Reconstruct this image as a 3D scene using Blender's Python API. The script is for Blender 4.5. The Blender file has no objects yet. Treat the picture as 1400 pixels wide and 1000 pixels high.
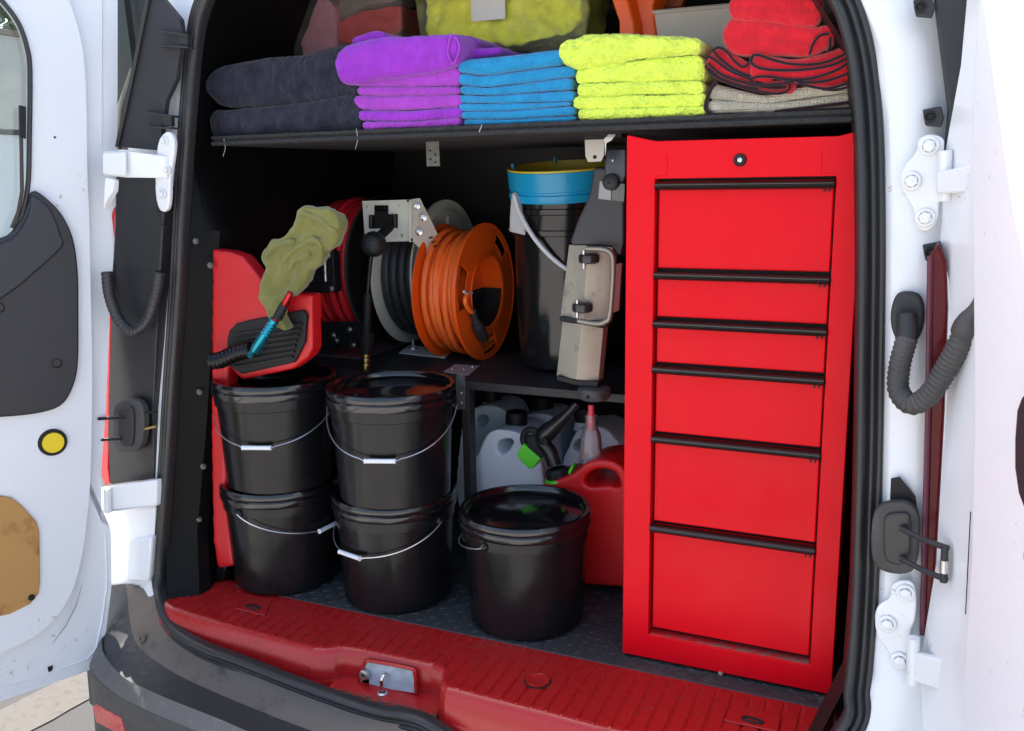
import bpy, bmesh, math, random
from mathutils import Vector, Matrix, noise
random.seed(7)
R_ = math.radians
sc = bpy.context.scene
COL = sc.collection

# ------------------------------------------------------------ camera
FPX = 1246.85; YAW = .42233; PIT = .20359; ROL = .016978
CP = Vector((.5057, -1.4296, .8555))
FWD = Vector((-math.sin(YAW)*math.cos(PIT), math.cos(YAW)*math.cos(PIT), -math.sin(PIT)))
_r = Vector((math.cos(YAW), math.sin(YAW), 0)); _u = _r.cross(FWD)
RGT = _r*math.cos(ROL) - _u*math.sin(ROL); UPV = _u*math.cos(ROL) + _r*math.sin(ROL)
cd = bpy.data.cameras.new('camera'); cam = bpy.data.objects.new('camera', cd); COL.objects.link(cam)
cd.sensor_width = 36; cd.lens = 36*FPX/1400; cd.clip_start = .02; cd.clip_end = 600
mw = Matrix.Identity(4)
for i in range(3):
    mw[i][0] = RGT[i]; mw[i][1] = UPV[i]; mw[i][2] = -FWD[i]; mw[i][3] = CP[i]
cam.matrix_world = mw
sc.camera = cam

# ------------------------------------------------------------ light
SUN_EL, SUN_AZ = 57.0, (-.76, .65)       # where the sun stands (azimuth as x, y)
w = bpy.data.worlds.new('World'); sc.world = w; w.use_nodes = True
nt = w.node_tree; bg = nt.nodes['Background']; sky = nt.nodes.new('ShaderNodeTexSky')
sky.sky_type = 'NISHITA'; sky.sun_disc = False; sky.sun_elevation = R_(SUN_EL)
sky.sun_rotation = math.atan2(SUN_AZ[0], SUN_AZ[1]); sky.dust_density = 4.0; sky.air_density = 1.0; sky.ozone_density = .4
nt.links.new(sky.outputs[0], bg.inputs[0]); bg.inputs[1].default_value = .15
sl = bpy.data.lights.new('sun', 'SUN'); sl.energy = 3.9; sl.angle = R_(.5); sl.color = (1, .95, .88)
so = bpy.data.objects.new('sun', sl); COL.objects.link(so)
sd = Vector((SUN_AZ[0], SUN_AZ[1], 0)).normalized()*math.cos(R_(SUN_EL)) + Vector((0, 0, math.sin(R_(SUN_EL))))
so.rotation_euler = sd.to_track_quat('Z', 'Y').to_euler(); so.location = (-3, 3, 6)
vs = sc.view_settings; vs.view_transform = 'Standard'; vs.look = 'None'; vs.exposure = 1.62; vs.gamma = 1
vs.use_curve_mapping = False

# ------------------------------------------------------------ helpers
def P(u, v, x=None, y=None, z=None):
    d = FWD + RGT*((u-700)/FPX) + UPV*((500-v)/FPX)
    if y is not None: t = (y-CP.y)/d.y
    elif z is not None: t = (z-CP.z)/d.z
    else: t = (x-CP.x)/d.x
    return CP + d*t
def PP(u, v, o, n):
    d = FWD + RGT*((u-700)/FPX) + UPV*((500-v)/FPX)
    return CP + d*((o-CP).dot(n)/d.dot(n))

MATS = {}
def mat(name, col, rough=.5, metal=0, bump=0, bscale=40, var=0, vscale=6, col2=None, coat=0, trans=0, sheen=0,
        rvar=0, sss=0, detail=4, alpha=1, spec=.5, kind='noise', bdist=.002):
    if name in MATS: return MATS[name]
    m = bpy.data.materials.new(name); m.use_nodes = True; n = m.node_tree.nodes; l = m.node_tree.links
    b = n['Principled BSDF']; b.inputs['Base Color'].default_value = (*col, 1)
    b.inputs['Roughness'].default_value = rough; b.inputs['Metallic'].default_value = metal
    b.inputs['Coat Weight'].default_value = coat; b.inputs['Coat Roughness'].default_value = .08
    b.inputs['Transmission Weight'].default_value = trans; b.inputs['Sheen Weight'].default_value = sheen
    b.inputs['Sheen Roughness'].default_value = .5; b.inputs['Alpha'].default_value = alpha
    b.inputs['Specular IOR Level'].default_value = spec
    if sss:
        b.inputs['Subsurface Weight'].default_value = sss; b.inputs['Subsurface Radius'].default_value = (.02, .02, .02)
    tc = n.new('ShaderNodeTexCoord')
    def nz(s, d=4):
        t = n.new('ShaderNodeTexNoise'); t.inputs['Scale'].default_value = s; t.inputs['Detail'].default_value = d
        t.inputs['Roughness'].default_value = .6
        l.new(tc.outputs['Object'], t.inputs['Vector']); return t
    if var or col2:
        t = nz(vscale, 6); r = n.new('ShaderNodeValToRGB')
        r.color_ramp.elements[0].position = .35; r.color_ramp.elements[1].position = .68
        c2 = col2 or tuple(min(1, c*(1+var)) for c in col); c1 = col if col2 else tuple(c*(1-var) for c in col)
        r.color_ramp.elements[0].color = (*c1, 1); r.color_ramp.elements[1].color = (*c2, 1)
        l.new(t.outputs['Fac'], r.inputs[0]); l.new(r.outputs[0], b.inputs['Base Color'])
    if rvar:
        t = nz(vscale*1.7, 8); mr = n.new('ShaderNodeMapRange')
        mr.inputs['From Min'].default_value = .35; mr.inputs['From Max'].default_value = .7
        mr.inputs['To Min'].default_value = rough; mr.inputs['To Max'].default_value = min(1, rough+rvar)
        l.new(t.outputs['Fac'], mr.inputs[0]); l.new(mr.outputs[0], b.inputs['Roughness'])
    if bump:
        if kind == 'noise': h = nz(bscale, detail).outputs['Fac']
        elif kind == 'voronoi':
            t = n.new('ShaderNodeTexVoronoi'); t.inputs['Scale'].default_value = bscale
            l.new(tc.outputs['Object'], t.inputs['Vector']); h = t.outputs['Distance']
        else:
            t = n.new('ShaderNodeTexWave'); t.inputs['Scale'].default_value = bscale; t.inputs['Distortion'].default_value = 1.5
            t.bands_direction = kind; l.new(tc.outputs['Object'], t.inputs['Vector']); h = t.outputs['Fac']
        bp = n.new('ShaderNodeBump'); bp.inputs['Strength'].default_value = bump; bp.inputs['Distance'].default_value = bdist
        l.new(h, bp.inputs['Height']); l.new(bp.outputs[0], b.inputs['Normal'])
    MATS[name] = m; return m
def specks(name, base, dark, rough=.5, scale=60, thr=.66, metal=0, coat=0, bump=.0, streak=False, coarse=5):
    # paint or plastic with scattered dirt of its own
    if name in MATS: return MATS[name]
    m = mat(name, base, rough, metal, coat=coat); n = m.node_tree.nodes; l = m.node_tree.links; b = n['Principled BSDF']
    tc = n.new('ShaderNodeTexCoord'); t = n.new('ShaderNodeTexNoise'); t.inputs['Scale'].default_value = scale
    t.inputs['Detail'].default_value = 8; t.inputs['Roughness'].default_value = .7
    t2 = n.new('ShaderNodeTexNoise'); t2.inputs['Scale'].default_value = coarse; t2.inputs['Detail'].default_value = 6
    mp = n.new('ShaderNodeMapping'); mp.inputs['Scale'].default_value = (1, 1, .25) if streak else (1, 1, 1)
    l.new(tc.outputs['Object'], mp.inputs[0]); l.new(mp.outputs[0], t.inputs['Vector']); l.new(tc.outputs['Object'], t2.inputs['Vector'])
    ad = n.new('ShaderNodeMath'); ad.operation = 'MULTIPLY_ADD'; l.new(t2.outputs['Fac'], ad.inputs[0]); ad.inputs[1].default_value = .5
    l.new(t.outputs['Fac'], ad.inputs[2])
    r = n.new('ShaderNodeValToRGB'); r.color_ramp.elements[0].position = thr+.1; r.color_ramp.elements[1].position = thr+.24
    r.color_ramp.elements[0].color = (*base, 1); r.color_ramp.elements[1].color = (*dark, 1)
    l.new(ad.outputs[0], r.inputs[0]); l.new(r.outputs[0], b.inputs['Base Color'])
    mr = n.new('ShaderNodeMapRange'); mr.inputs['From Min'].default_value = thr; mr.inputs['From Max'].default_value = thr+.3
    mr.inputs['To Min'].default_value = rough; mr.inputs['To Max'].default_value = min(1, rough+.35)
    l.new(ad.outputs[0], mr.inputs[0]); l.new(mr.outputs[0], b.inputs['Roughness'])
    if bump:
        bp = n.new('ShaderNodeBump'); bp.inputs['Strength'].default_value = bump; bp.inputs['Distance'].default_value = .001
        l.new(t.outputs['Fac'], bp.inputs['Height']); l.new(bp.outputs[0], b.inputs['Normal'])
    return m

white = specks('white_paint', (.80, .81, .82), (.45, .43, .40), .28, 70, .86, coat=.3)
white_in = specks('white_inner_paint', (.78, .80, .83), (.42, .38, .33), .35, 45, .84, coat=.2)
red_sill = specks('red_sill_paint', (.40, .014, .014), (.15, .045, .035), .24, 60, .775, bump=.03, coarse=5)
red_cab = mat('red_cabinet_enamel', (.74, .0015, .010), .25, spec=.16, bump=.05, bscale=90, rvar=.26, vscale=5)
black_pl = mat('black_gloss_plastic', (.007, .007, .008), .17, bump=.05, bscale=30, rvar=.14, vscale=9, spec=.3)
black_lid = mat('black_lid_plastic', (.006, .006, .007), .10, bump=.12, bscale=14, rvar=.12, vscale=8, spec=.75)
black_mt = mat('black_matt_plastic', (.013, .013, .014), .55, spec=.3, bump=.3, bscale=500, bdist=.0005)
black_gy = mat('charcoal_plastic', (.034, .034, .037), .5, spec=.35, bump=.35, bscale=600, bdist=.0005)
black_tr = mat('black_trim_interior', (.011, .0105, .010), .38, bump=.2, bscale=350, rvar=.2, bdist=.0005, spec=.35)
rubber = mat('black_rubber', (.026, .026, .027), .33, bump=.25, bscale=160, bdist=.0006, rvar=.2)
rubber_g = mat('grey_rubber', (.060, .058, .056), .6, bump=.2, bscale=200, bdist=.0006, var=.25, vscale=15)
bumper_m = specks('bumper_plastic', (.048, .048, .050), (.13, .115, .10), .52, 24, .74, bump=.3, coarse=3)
bumper_l = specks('bumper_dusty_plastic', (.17, .135, .105), (.08, .065, .055), .6, 30, .74, bump=.3)
steel = mat('zinc_steel', (.62, .62, .62), .32, 1, var=.15, vscale=60, rvar=.2)
chrome = mat('bright_steel', (.75, .75, .76), .15, 1)
black_ln = mat('black_pillar_lining', (.005, .005, .005), .5, bump=.2, bscale=350, bdist=.0005, spec=.12)
blk_board = specks('black_painted_board', (.020, .020, .021), (.055, .052, .05), .5, 90, .72, bump=.5)
carpet = mat('black_carpet', (.030, .030, .030), .9, bump=.8, bscale=400, var=.4, vscale=150, bdist=.001)
orange = mat('orange_plastic', (.95, .115, .008), .32, var=.08, rvar=.1)
orange_c = mat('orange_cord_jacket', (.98, .165, .025), .42, var=.06, vscale=30)
cream = mat('cream_powder_coat', (.68, .67, .58), .4, bump=.15, bscale=200, var=.08, bdist=.0004)
red_hose = mat('red_hose_rubber', (.80, .02, .03), .42, rvar=.2)
grey_hose = mat('black_hose_rubber', (.030, .032, .036), .42, rvar=.2)
blue_pl = mat('cyan_plastic', (.01, .36, .68), .28)
yellow_pl = mat('yellow_plastic', (.72, .56, .03), .4)
milky = mat('milky_jug_plastic', (.86, .91, .97), .35, sss=.35, spec=.4, var=.05)
grip_w = mat('white_grip_plastic', (.80, .82, .88), .35)
brass = mat('brass', (.72, .50, .18), .3, 1)
tan_metal = specks('weathered_alloy', (.40, .365, .29), (.24, .215, .17), .42, 40, .72, metal=.4)
green_pl = mat('green_plastic', (.09, .62, .02), .4)
red_can = mat('red_can_plastic', (.66, .010, .012), .38, bump=.15, bscale=60, rvar=.15, sss=.05)
teal_m = mat('teal_anodised', (.02, .28, .38), .25, .8)
red_m = mat('red_anodised', (.45, .02, .03), .25, .8)
yellow_b = mat('yellow_paint', (.85, .62, .01), .35)
wood_p = specks('tan_hardboard', (.47, .25, .075), (.30, .14, .04), .6, 18, .72, bump=.2)
lens_red = mat('red_lens', (.55, .004, .012), .12, coat=.6, bump=.5, bscale=90, kind='voronoi')
lens_dk = mat('dark_red_lens', (.10, .001, .004), .3, spec=.25, bump=.15, bscale=90, kind='voronoi')
asphalt = specks('asphalt', (.04, .04, .041), (.058, .058, .057), .85, 90, .66, bump=1.0)
concrete = specks('pale_concrete', (.066, .062, .056), (.045, .042, .038), .8, 40, .72, bump=.8)
slab_m = specks('bounce_concrete', (.40, .385, .36), (.30, .285, .26), .85, 30, .72, bump=.5)
plaster = mat('pale_plaster', (.42, .41, .38), .8, var=.06)
leafm = mat('hedge_leaf', (.06, .11, .025), .5, var=.4, vscale=3)
tread_m = specks('rubber_mat', (.040, .041, .043), (.085, .083, .08), .55, 50, .70, bump=.2)

def glassy(name, col, fac_rough=.08, density=.35):
    m = bpy.data.materials.new(name); m.use_nodes = True; n = m.node_tree.nodes; l = m.node_tree.links
    n.remove(n['Principled BSDF']); out = n['Material Output']
    tr = n.new('ShaderNodeBsdfTransparent'); tr.inputs[0].default_value = (*col, 1)
    gl = n.new('ShaderNodeBsdfGlossy'); gl.inputs['Roughness'].default_value = fac_rough
    df = n.new('ShaderNodeBsdfDiffuse'); df.inputs[0].default_value = (*[min(1, c*.8) for c in col], 1)
    m1 = n.new('ShaderNodeMixShader'); m1.inputs[0].default_value = density
    l.new(tr.outputs[0], m1.inputs[1]); l.new(df.outputs[0], m1.inputs[2])
    fr = n.new('ShaderNodeFresnel'); fr.inputs[0].default_value = 1.45
    m2 = n.new('ShaderNodeMixShader'); l.new(fr.outputs[0], m2.inputs[0]); l.new(m1.outputs[0], m2.inputs[1]); l.new(gl.outputs[0], m2.inputs[2])
    l.new(m2.outputs[0], out.inputs[0]); MATS[name] = m; return m
clear = glassy('clear_plastic', (.96, .96, .95), .1, .05)
clear_g = glassy('frosted_plastic', (.97, .96, .96), .12, .09)
pane = glassy('window_glass', (.80, .84, .82), .01, .03)
smoke = glassy('smoke_plastic', (.10, .10, .10), .07, .25)

def cloth(name, col, hl=None, scale=500, kind='noise', bump=.8, sheen=.35, var=.12):
    return mat(name, col, .95, bump=bump, bscale=scale, var=var, vscale=35, sheen=sheen, kind=kind, bdist=.0015, spec=.1)
c_char = cloth('charcoal_plush', (.025, .025, .040), sheen=.2, scale=210, var=.35, bump=1)
c_purp = cloth('purple_microfibre', (.31, .036, .50), scale=350, bump=.6)
c_pink = cloth('magenta_microfibre', (.37, .055, .48), scale=350, bump=.6)
c_blue = cloth('blue_waffle_cloth', (.02, .27, .52), scale=150, kind='voronoi', bump=1.0)
c_lime = cloth('lime_plush', (.70, .84, .10), scale=190, bump=1.0, var=.1)
c_red = cloth('red_microfibre', (.62, .016, .028), scale=300, bump=.7)
c_dkr = cloth('dark_piping', (.022, .008, .014), scale=600, bump=.3)
c_beige = cloth('beige_waffle_cloth', (.46, .42, .33), scale=95, kind='voronoi', bump=1.0)
c_olive = cloth('olive_mitt_cloth', (.185, .18, .05), scale=300, bump=.8)
c_grey = cloth('grey_cloth', (.16, .15, .14), scale=500, bump=.6)

def wloc(o):
    v = Vector((0, 0, 0))
    while o is not None: v += o.location; o = o.parent
    return v
def finish(name, me, m, parent=None, smooth=True, bevel=0, kind=None, label=None, segs=2, angle=40):
    o = bpy.data.objects.new(name, me); COL.objects.link(o)
    if parent is not None:
        off = wloc(parent); me.transform(Matrix.Translation(-off)); o.parent = parent
    me.materials.append(m)
    if smooth:
        for p in me.polygons: p.use_smooth = True
        try: me.set_sharp_from_angle(angle=R_(angle))
        except Exception: pass
    if bevel:
        b = o.modifiers.new('bevel', 'BEVEL'); b.width = bevel; b.segments = segs; b.limit_method = 'ANGLE'; b.angle_limit = R_(35)
        b.harden_normals = False
    if kind: o['kind'] = kind
    if label: o['label'] = label
    return o
def tag(o, label, cat, group=None):
    o['label'] = label; o['category'] = cat
    if group: o['group'] = group
    return o
def thing(name, label, cat, loc=(0, 0, 0), group=None):
    o = bpy.data.objects.new(name, None); COL.objects.link(o); o.location = loc; o.empty_display_size = .05
    return tag(o, label, cat, group)
class MB:
    def __init__(s): s.v = []; s.f = []
    def add(s, vs_, fs):
        k = len(s.v); s.v += [Vector(a) for a in vs_]; s.f += [tuple(i+k for i in f) for f in fs]; return s
    def box(s, a, b, rot=None, piv=None):
        x0, y0, z0 = a; x1, y1, z1 = b
        vs_ = [Vector(p) for p in ((x0, y0, z0), (x1, y0, z0), (x1, y1, z0), (x0, y1, z0), (x0, y0, z1), (x1, y0, z1), (x1, y1, z1), (x0, y1, z1))]
        if rot is not None:
            c = Vector(piv) if piv is not None else (vs_[0]+vs_[6])/2
            vs_ = [rot @ (p-c)+c for p in vs_]
        return s.add(vs_, [(0, 3, 2, 1), (4, 5, 6, 7), (0, 1, 5, 4), (1, 2, 6, 5), (2, 3, 7, 6), (3, 0, 4, 7)])
    def prism(s, pts, off):
        n = len(pts); off = Vector(off); a = [Vector(p) for p in pts]
        s.add(a+[p+off for p in a], [tuple(range(n)), tuple(range(2*n-1, n-1, -1))] + [(i, i+n, (i+1) % n+n, (i+1) % n) for i in range(n)])
        return s
    def tube(s, pts, r, n=10, caps=True, rf=None):
        pts = [Vector(p) for p in pts]; k = len(s.v); m = len(pts); up = None
        for i, p in enumerate(pts):
            t = (pts[min(i+1, m-1)]-pts[max(i-1, 0)]).normalized()
            if up is None:
                up = t.orthogonal().normalized()
            else:
                up = (up-t*up.dot(t)); up = up.normalized() if up.length > 1e-6 else t.orthogonal().normalized()
            b = t.cross(up); rr = rf(i/(m-1)) if rf else (r[min(len(r)-1, int(i*len(r)/m))] if isinstance(r, (list, tuple)) and len(r) != m else (r[i] if isinstance(r, (list, tuple)) else r))
            for j in range(n):
                a = 2*math.pi*j/n; s.v.append(p+(up*math.cos(a)+b*math.sin(a))*rr)
        for i in range(m-1):
            for j in range(n):
                a = k+i*n+j; b2 = k+i*n+(j+1) % n
                s.f.append((a, b2, b2+n, a+n))
        if caps:
            s.f.append(tuple(k+j for j in range(n-1, -1, -1))); s.f.append(tuple(k+(m-1)*n+j for j in range(n)))
        return s
    def lathe(s, prof, c=(0, 0, 0), axis=(0, 0, 1), n=48, closed=False):
        ax = Vector(axis).normalized(); e1 = ax.orthogonal().normalized(); e2 = ax.cross(e1); c = Vector(c); k = len(s.v); m = len(prof)
        for (r, h) in prof:
            for j in range(n):
                a = 2*math.pi*j/n; s.v.append(c+ax*h+(e1*math.cos(a)+e2*math.sin(a))*max(r, 1e-5))
        for i in range(m-1 if not closed else m):
            for j in range(n):
                a = k+i*n+j; b = k+i*n+(j+1) % n; i2 = (i+1) % m; c2 = k+i2*n+(j+1) % n; d = k+i2*n+j
                s.f.append((a, b, c2, d))
        return s
    def grid(s, rows):
        k = len(s.v); n = len(rows[0])
        for r in rows: s.v += [Vector(p) for p in r]
        for i in range(len(rows)-1):
            for j in range(n-1):
                a = k+i*n+j; s.f.append((a, a+1, a+n+1, a+n))
        return s
    def build(s, name, m, parent=None, **kw):
        me = bpy.data.meshes.new(name); me.from_pydata([tuple(v) for v in s.v], [], s.f); me.update()
        bm = bmesh.new(); bm.from_mesh(me); bmesh.ops.recalc_face_normals(bm, faces=bm.faces); bm.to_mesh(me); bm.free()
        return finish(name, me, m, parent, **kw)
def spline(pts, n=8, closed=False):
    P_ = [Vector(p) for p in pts]; out = []; m = len(P_)
    rng = range(m if closed else m-1)
    for i in rng:
        p1, p2 = P_[i], P_[(i+1) % m]
        p0 = P_[(i-1) % m] if (closed or i > 0) else p1*2-p2
        p3 = P_[(i+2) % m] if (closed or i+2 < m) else p2*2-p1
        for k in range(n):
            t = k/n; out.append(.5*((2*p1)+(p2-p0)*t+(2*p0-5*p1+4*p2-p3)*t*t+(3*p1-p0-3*p2+p3)*t**3))
    if not closed: out.append(P_[-1])
    return out
def pxpoly(px, y, sp=0, closed=True):
    pts = [P(u, v, y=y) for u, v in px]
    return spline(pts, sp, closed) if sp else pts
def puffy(name, px, y, depth, m, parent=None, holes=(), voxel=.004, it=6, lump=0, lscale=20, ridge=0, sp=0, world=None, hworld=None, kind=None, label=None, fac=.7):
    """outline at its own depth -> solid with rounded edges (remeshed and relaxed)"""
    cu = bpy.data.curves.new('tmp', 'CURVE'); cu.dimensions = '2D'; cu.fill_mode = 'BOTH'; cu.extrude = depth/2
    loops = [world or pxpoly(px, y, sp)] + (hworld if hworld is not None else [pxpoly(h, y, sp) for h in holes])
    for L in loops:
        s = cu.splines.new('POLY'); s.points.add(len(L)-1); s.use_cyclic_u = True
        for i, p in enumerate(L): s.points[i].co = (p.x, p.z, 0, 1)
    co = bpy.data.objects.new('tmp', cu); COL.objects.link(co)
    dg = bpy.context.evaluated_depsgraph_get(); me0 = bpy.data.meshes.new_from_object(co.evaluated_get(dg))
    bpy.data.objects.remove(co); bpy.data.curves.remove(cu)
    to = bpy.data.objects.new('tmp2', me0); COL.objects.link(to)
    bm = bmesh.new(); bm.from_mesh(me0); bmesh.ops.remove_doubles(bm, verts=bm.verts, dist=1e-5); bm.to_mesh(me0); bm.free()
    rm = to.modifiers.new('r', 'REMESH'); rm.mode = 'VOXEL'; rm.voxel_size = voxel
    sm = to.modifiers.new('s', 'SMOOTH'); sm.factor = fac; sm.iterations = it
    dg = bpy.context.evaluated_depsgraph_get(); me = bpy.data.meshes.new_from_object(to.evaluated_get(dg))
    bpy.data.objects.remove(to); bpy.data.meshes.remove(me0)
    me.name = name; me.materials.clear()
    yc = y+depth/2
    ns = [v.normal.copy() for v in me.vertices]
    for v, nn in zip(me.vertices, ns):
        a, b, c = v.co
        if lump:
            q = Vector((a, b, c))*lscale
            v.co = v.co+nn*lump*(noise.noise(q)+.5*noise.noise(q*2.3))
            a, b, c = v.co
        if ridge:
            q = Vector((a*.75+b*.65, (b*.75-a*.65)*2.6, c))*16
            v.co = v.co+nn*ridge*(.5-abs(noise.noise(q)+.35*noise.noise(q*2.1)))*1.6
            a, b, c = v.co
        v.co = (a, yc-c, b)
    me.update()
    me.flip_normals() if False else None
    bm = bmesh.new(); bm.from_mesh(me); bmesh.ops.recalc_face_normals(bm, faces=bm.faces); bm.to_mesh(me); bm.free()
    return finish(name, me, m, parent, kind=kind, label=label, angle=80)
def hexbolt(c, axis, r=.008, h=.006, washer=True):
    b = MB(); c = Vector(c); ax = Vector(axis).normalized()
    if washer: b.lathe([(0, 0), (r*1.55, 0), (r*1.55, h*.25), (r*1.4, h*.4), (r, h*.4)], c, ax, 20)
    b.lathe([(r, h*.3), (r, h*.9), (r*.85, h), (0, h)], c, ax, 6)
    return b
def rrect(cx, cz, w_, h_, r, n=5):
    out = []
    for (sx, sz, a0) in ((1, 1, 0), (-1, 1, 90), (-1, -1, 180), (1, -1, 270)):
        for k in range(n+1):
            a = R_(a0+90*k/n); out.append((cx+sx*(w_/2-r)+r*math.cos(a), cz+sz*(h_/2-r)+r*math.sin(a)))
    return out

# ============================================================ SETTING
ZG = -.56
MB().add([(-150, -150, ZG), (150, -150, ZG), (150, 150, ZG), (-150, 150, ZG)], [(0, 1, 2, 3)]).build('ground', slab_m, kind='structure', smooth=False)  # concrete made pale on purpose, to bounce light into the cargo bay
MB().add([(-6, -.95, ZG+.004), (6, -.95, ZG+.004), (6, 7, ZG+.004), (-6, 7, ZG+.004)], [(0, 1, 2, 3)]).build('road', asphalt, kind='structure', smooth=False)
# broken pale concrete strip beside the asphalt
a0 = P(0, 975, z=ZG); a1 = P(118, 915, z=ZG); dd = (a1-a0).normalized(); nn_ = Vector((-dd.y, dd.x, 0))
if nn_.dot(Vector((0, 1, 0))) < 0: nn_ = -nn_
wd = (P(60, 978, z=ZG)-a0).dot(nn_)
far, near = [], []
for i in range(161):
    t = -4+8*i/160; p = a0+dd*t
    far.append(p+nn_*.004*noise.noise(Vector((t*20, 0, 0))))
    near.append(p-nn_*(abs(wd)+.05+.012*noise.noise(Vector((t*14, 5, 0)))+.006*noise.noise(Vector((t*50, 5, 0)))))
rows = [[q+Vector((0, 0, h)) for q in L] for L, h in ((far, 0), (far, .008), (near, .008), (near, 0))]
MB().grid(rows).build('kerb_strip', concrete, kind='structure', smooth=False)

# wall and hedge seen through the left door's window
gw = thing('garden_wall', 'pale plastered boundary wall seen through the left door window', 'wall', (-9, 7, ZG))
MB().box((-9.2, -2, ZG), (-9, 16, 2.50)).build('wall_panel', plaster, gw, smooth=False)
MB().box((-9.25, -2, 2.505), (-8.96, 16, 2.56)).build('coping', mat('brown_coping', (.18, .13, .10), .8), gw, smooth=False, bevel=.01)
lw = thing('white_slab', 'low white slab added for an unidentified white shape before the pale boundary wall', 'wall', (-7, 6, ZG))  # invented slab, fills the bright white area behind the door glass
MB().box((-7.15, -1, ZG), (-7, 15, 1.30)).build('wall_panel', white, lw, smooth=False)
MB().box((-7.18, -1, 1.302), (-6.97, 15, 1.35)).build('coping', concrete, lw, smooth=False, bevel=.008)
hb = MB()
for i in range(16000):
    c = Vector((-10.1+random.gauss(0, .35), random.uniform(-2, 16), 2.3+random.random()**.8*1.6))
    c.z += .35*noise.noise(Vector((c.y*1.4, c.x, 0)))
    a = Vector((random.gauss(0, 1), random.gauss(0, 1), random.gauss(0, 1))).normalized()*.075; b = a.orthogonal().normalized()*.05
    hb.add([c-a, c+b, c+a, c-b], [(0, 1, 2, 3)])
hg = thing('hedge', 'leafy green hedge growing behind the pale boundary wall', 'hedge', (-10.1, 7, ZG))
hb.build('foliage', leafm, hg, smooth=False, kind='stuff')
for k in range(8):
    y = -1+2.2*k
    MB().tube([(-10.1, y, ZG), (-10.1+.1*math.sin(k), y+.1, 1.0), (-10.15, y, 2.9)], [.05, .04, .015], 7).build('stem', mat('bark', (.12, .08, .05), .9), hg)

# ============================================================ VAN
van = thing('van', 'white van with both rear doors open onto a red sill and black cargo bay', 'van', (-.25, .6, ZG))
def ys(z): return -.07+.055*max(0, min(1.2, z))
# seal path, clockwise from the top middle via left, bottom, right
Lp = [(470, -95, .0), (360, -70, .0), (300, -36, .0), (275, 8, .0), (264, 60, 0), (255, 160, -.015), (247, 280, -.02), (241, 400, -.03), (233, 520, -.04), (227, 620, -.05),
      (220, 720, -.06), (216, 790, -.07), (221, 832, -.115), (237, 864, -.145), (279, 891, -.175), (332, 911, -.19), (389, 934, -.202), (451, 957, -.208), (514, 978, -.212), (577, 991, -.214)]
seal_pts = [P(u, v, y=y) for u, v, y in Lp]
x_mid = -.22
seal_b = [(-.12, -.212, -.098), (0, -.212, -.100), (.12, -.205, -.10), (.25, -.192, -.098), (.35, -.172, -.094)]
Rp = [(1160, 1000, -.128), (1172, 940, -.095), (1180, 850, -.072), (1184, 760, -.065), (1188, 620, -.05), (1190, 480, -.04), (1191, 340, -.03), (1189, 200, -.015), (1182, 110, 0), (1170, 45, 0), (1148, -10, 0), (1105, -50, 0), (1000, -78, 0), (800, -95, 0), (620, -98, 0)]
seal_pts += [Vector(p) for p in seal_b] + [P(u, v, y=y) for u, v, y in Rp]
seal_c = spline(seal_pts, 8, True)
def sweep(path, prof, closed=True, name='x', m=None, parent=None, cen=Vector((-.22, 0, .5)), **kw):
    """profile (a: away from the opening's middle, b: towards the viewer) swept along the path"""
    b = MB(); n = len(path); k = len(prof)
    for i, p in enumerate(path):
        t = (path[(i+1) % n]-path[(i-1) % n]).normalized()
        back = Vector((0, -1, 0)); e1 = t.cross(back).normalized()
        if e1.dot(p-cen) < 0: e1 = -e1
        e2 = t.cross(e1).normalized()
        if e2.y > 0: e2 = -e2
        b.v += [p+e1*q[0]+e2*q[1] for q in prof]
    for i in range(n if closed else n-1):
        for j in range(k):
            a = i*k+j; c = i*k+(j+1) % k; d = ((i+1) % n)*k
            b.f.append((a, c, d+(j+1) % k, d+j))
    return b.build(name, m, parent, **kw)
def bump_prof(x0, x1, h, n=6): return [((x0+x1)/2-(x1-x0)/2*math.cos(math.pi*i/n), h*math.sin(math.pi*i/n)) for i in range(n+1)]
pr = [(-.019, -.008)] + [(x, .002+y) for x, y in bump_prof(-.019, -.003, .013)] + [(x, .001+y) for x, y in bump_prof(-.001, .008, .006, 4)] + [(x, y) for x, y in bump_prof(.010, .019, .004, 4)] + [(.020, -.008)]
sweep(seal_c, pr, name='door_seal', m=rubber, parent=van, angle=60)

# interior shell
def xl(z): return -.965+.10*max(0, z)            # left lining follows the tumblehome
inl = MB()
zs_ = [-.02+.13*i for i in range(12)]
rows = []
for z in zs_:
    xs = seal_at = None
    # nearest left seal point
    q = min((p for p in seal_c if p.x < -.3 and p.z > -.05), key=lambda p: abs(p.z-z) + (0 if p.x < -.7 else .3))
    e = 1 if z < .86 else -.5
    rows.append([(q.x+(.010 if e > 0 else 0), q.y+.006, z), (q.x+.010+.030*e, q.y+.03, z), (q.x+.010+.052*e, q.y+.045, z), (q.x+.010+.055*e, q.y+.075, z), (q.x-.01+.035*e, q.y+.16, z), (q.x-.02, q.y+.28, z), (q.x-.03, .82, z)])
inl.grid(rows).build('left_lining', black_ln, van, angle=30)
rows = []
for z in zs_:
    q = min((p for p in seal_c if p.x > .3 and p.z > -.05), key=lambda p: abs(p.z-z))
    rows.append([(q.x-.012, q.y+.006, z), (q.x-.025, q.y+.05, z), (q.x-.01, q.y+.12, z), (q.x+.01, q.y+.25, z), (q.x+.03, .82, z)])
MB().grid(rows).build('right_lining', black_tr, van, angle=30)
MB().box((-1.10, .82, -.03), (.55, .84, 1.41)).build('bulkhead', black_tr, van, smooth=False)
MB().box((-1.06, .045, 1.39), (.52, .84, 1.41)).build('headliner', black_tr, van, smooth=False)
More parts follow.
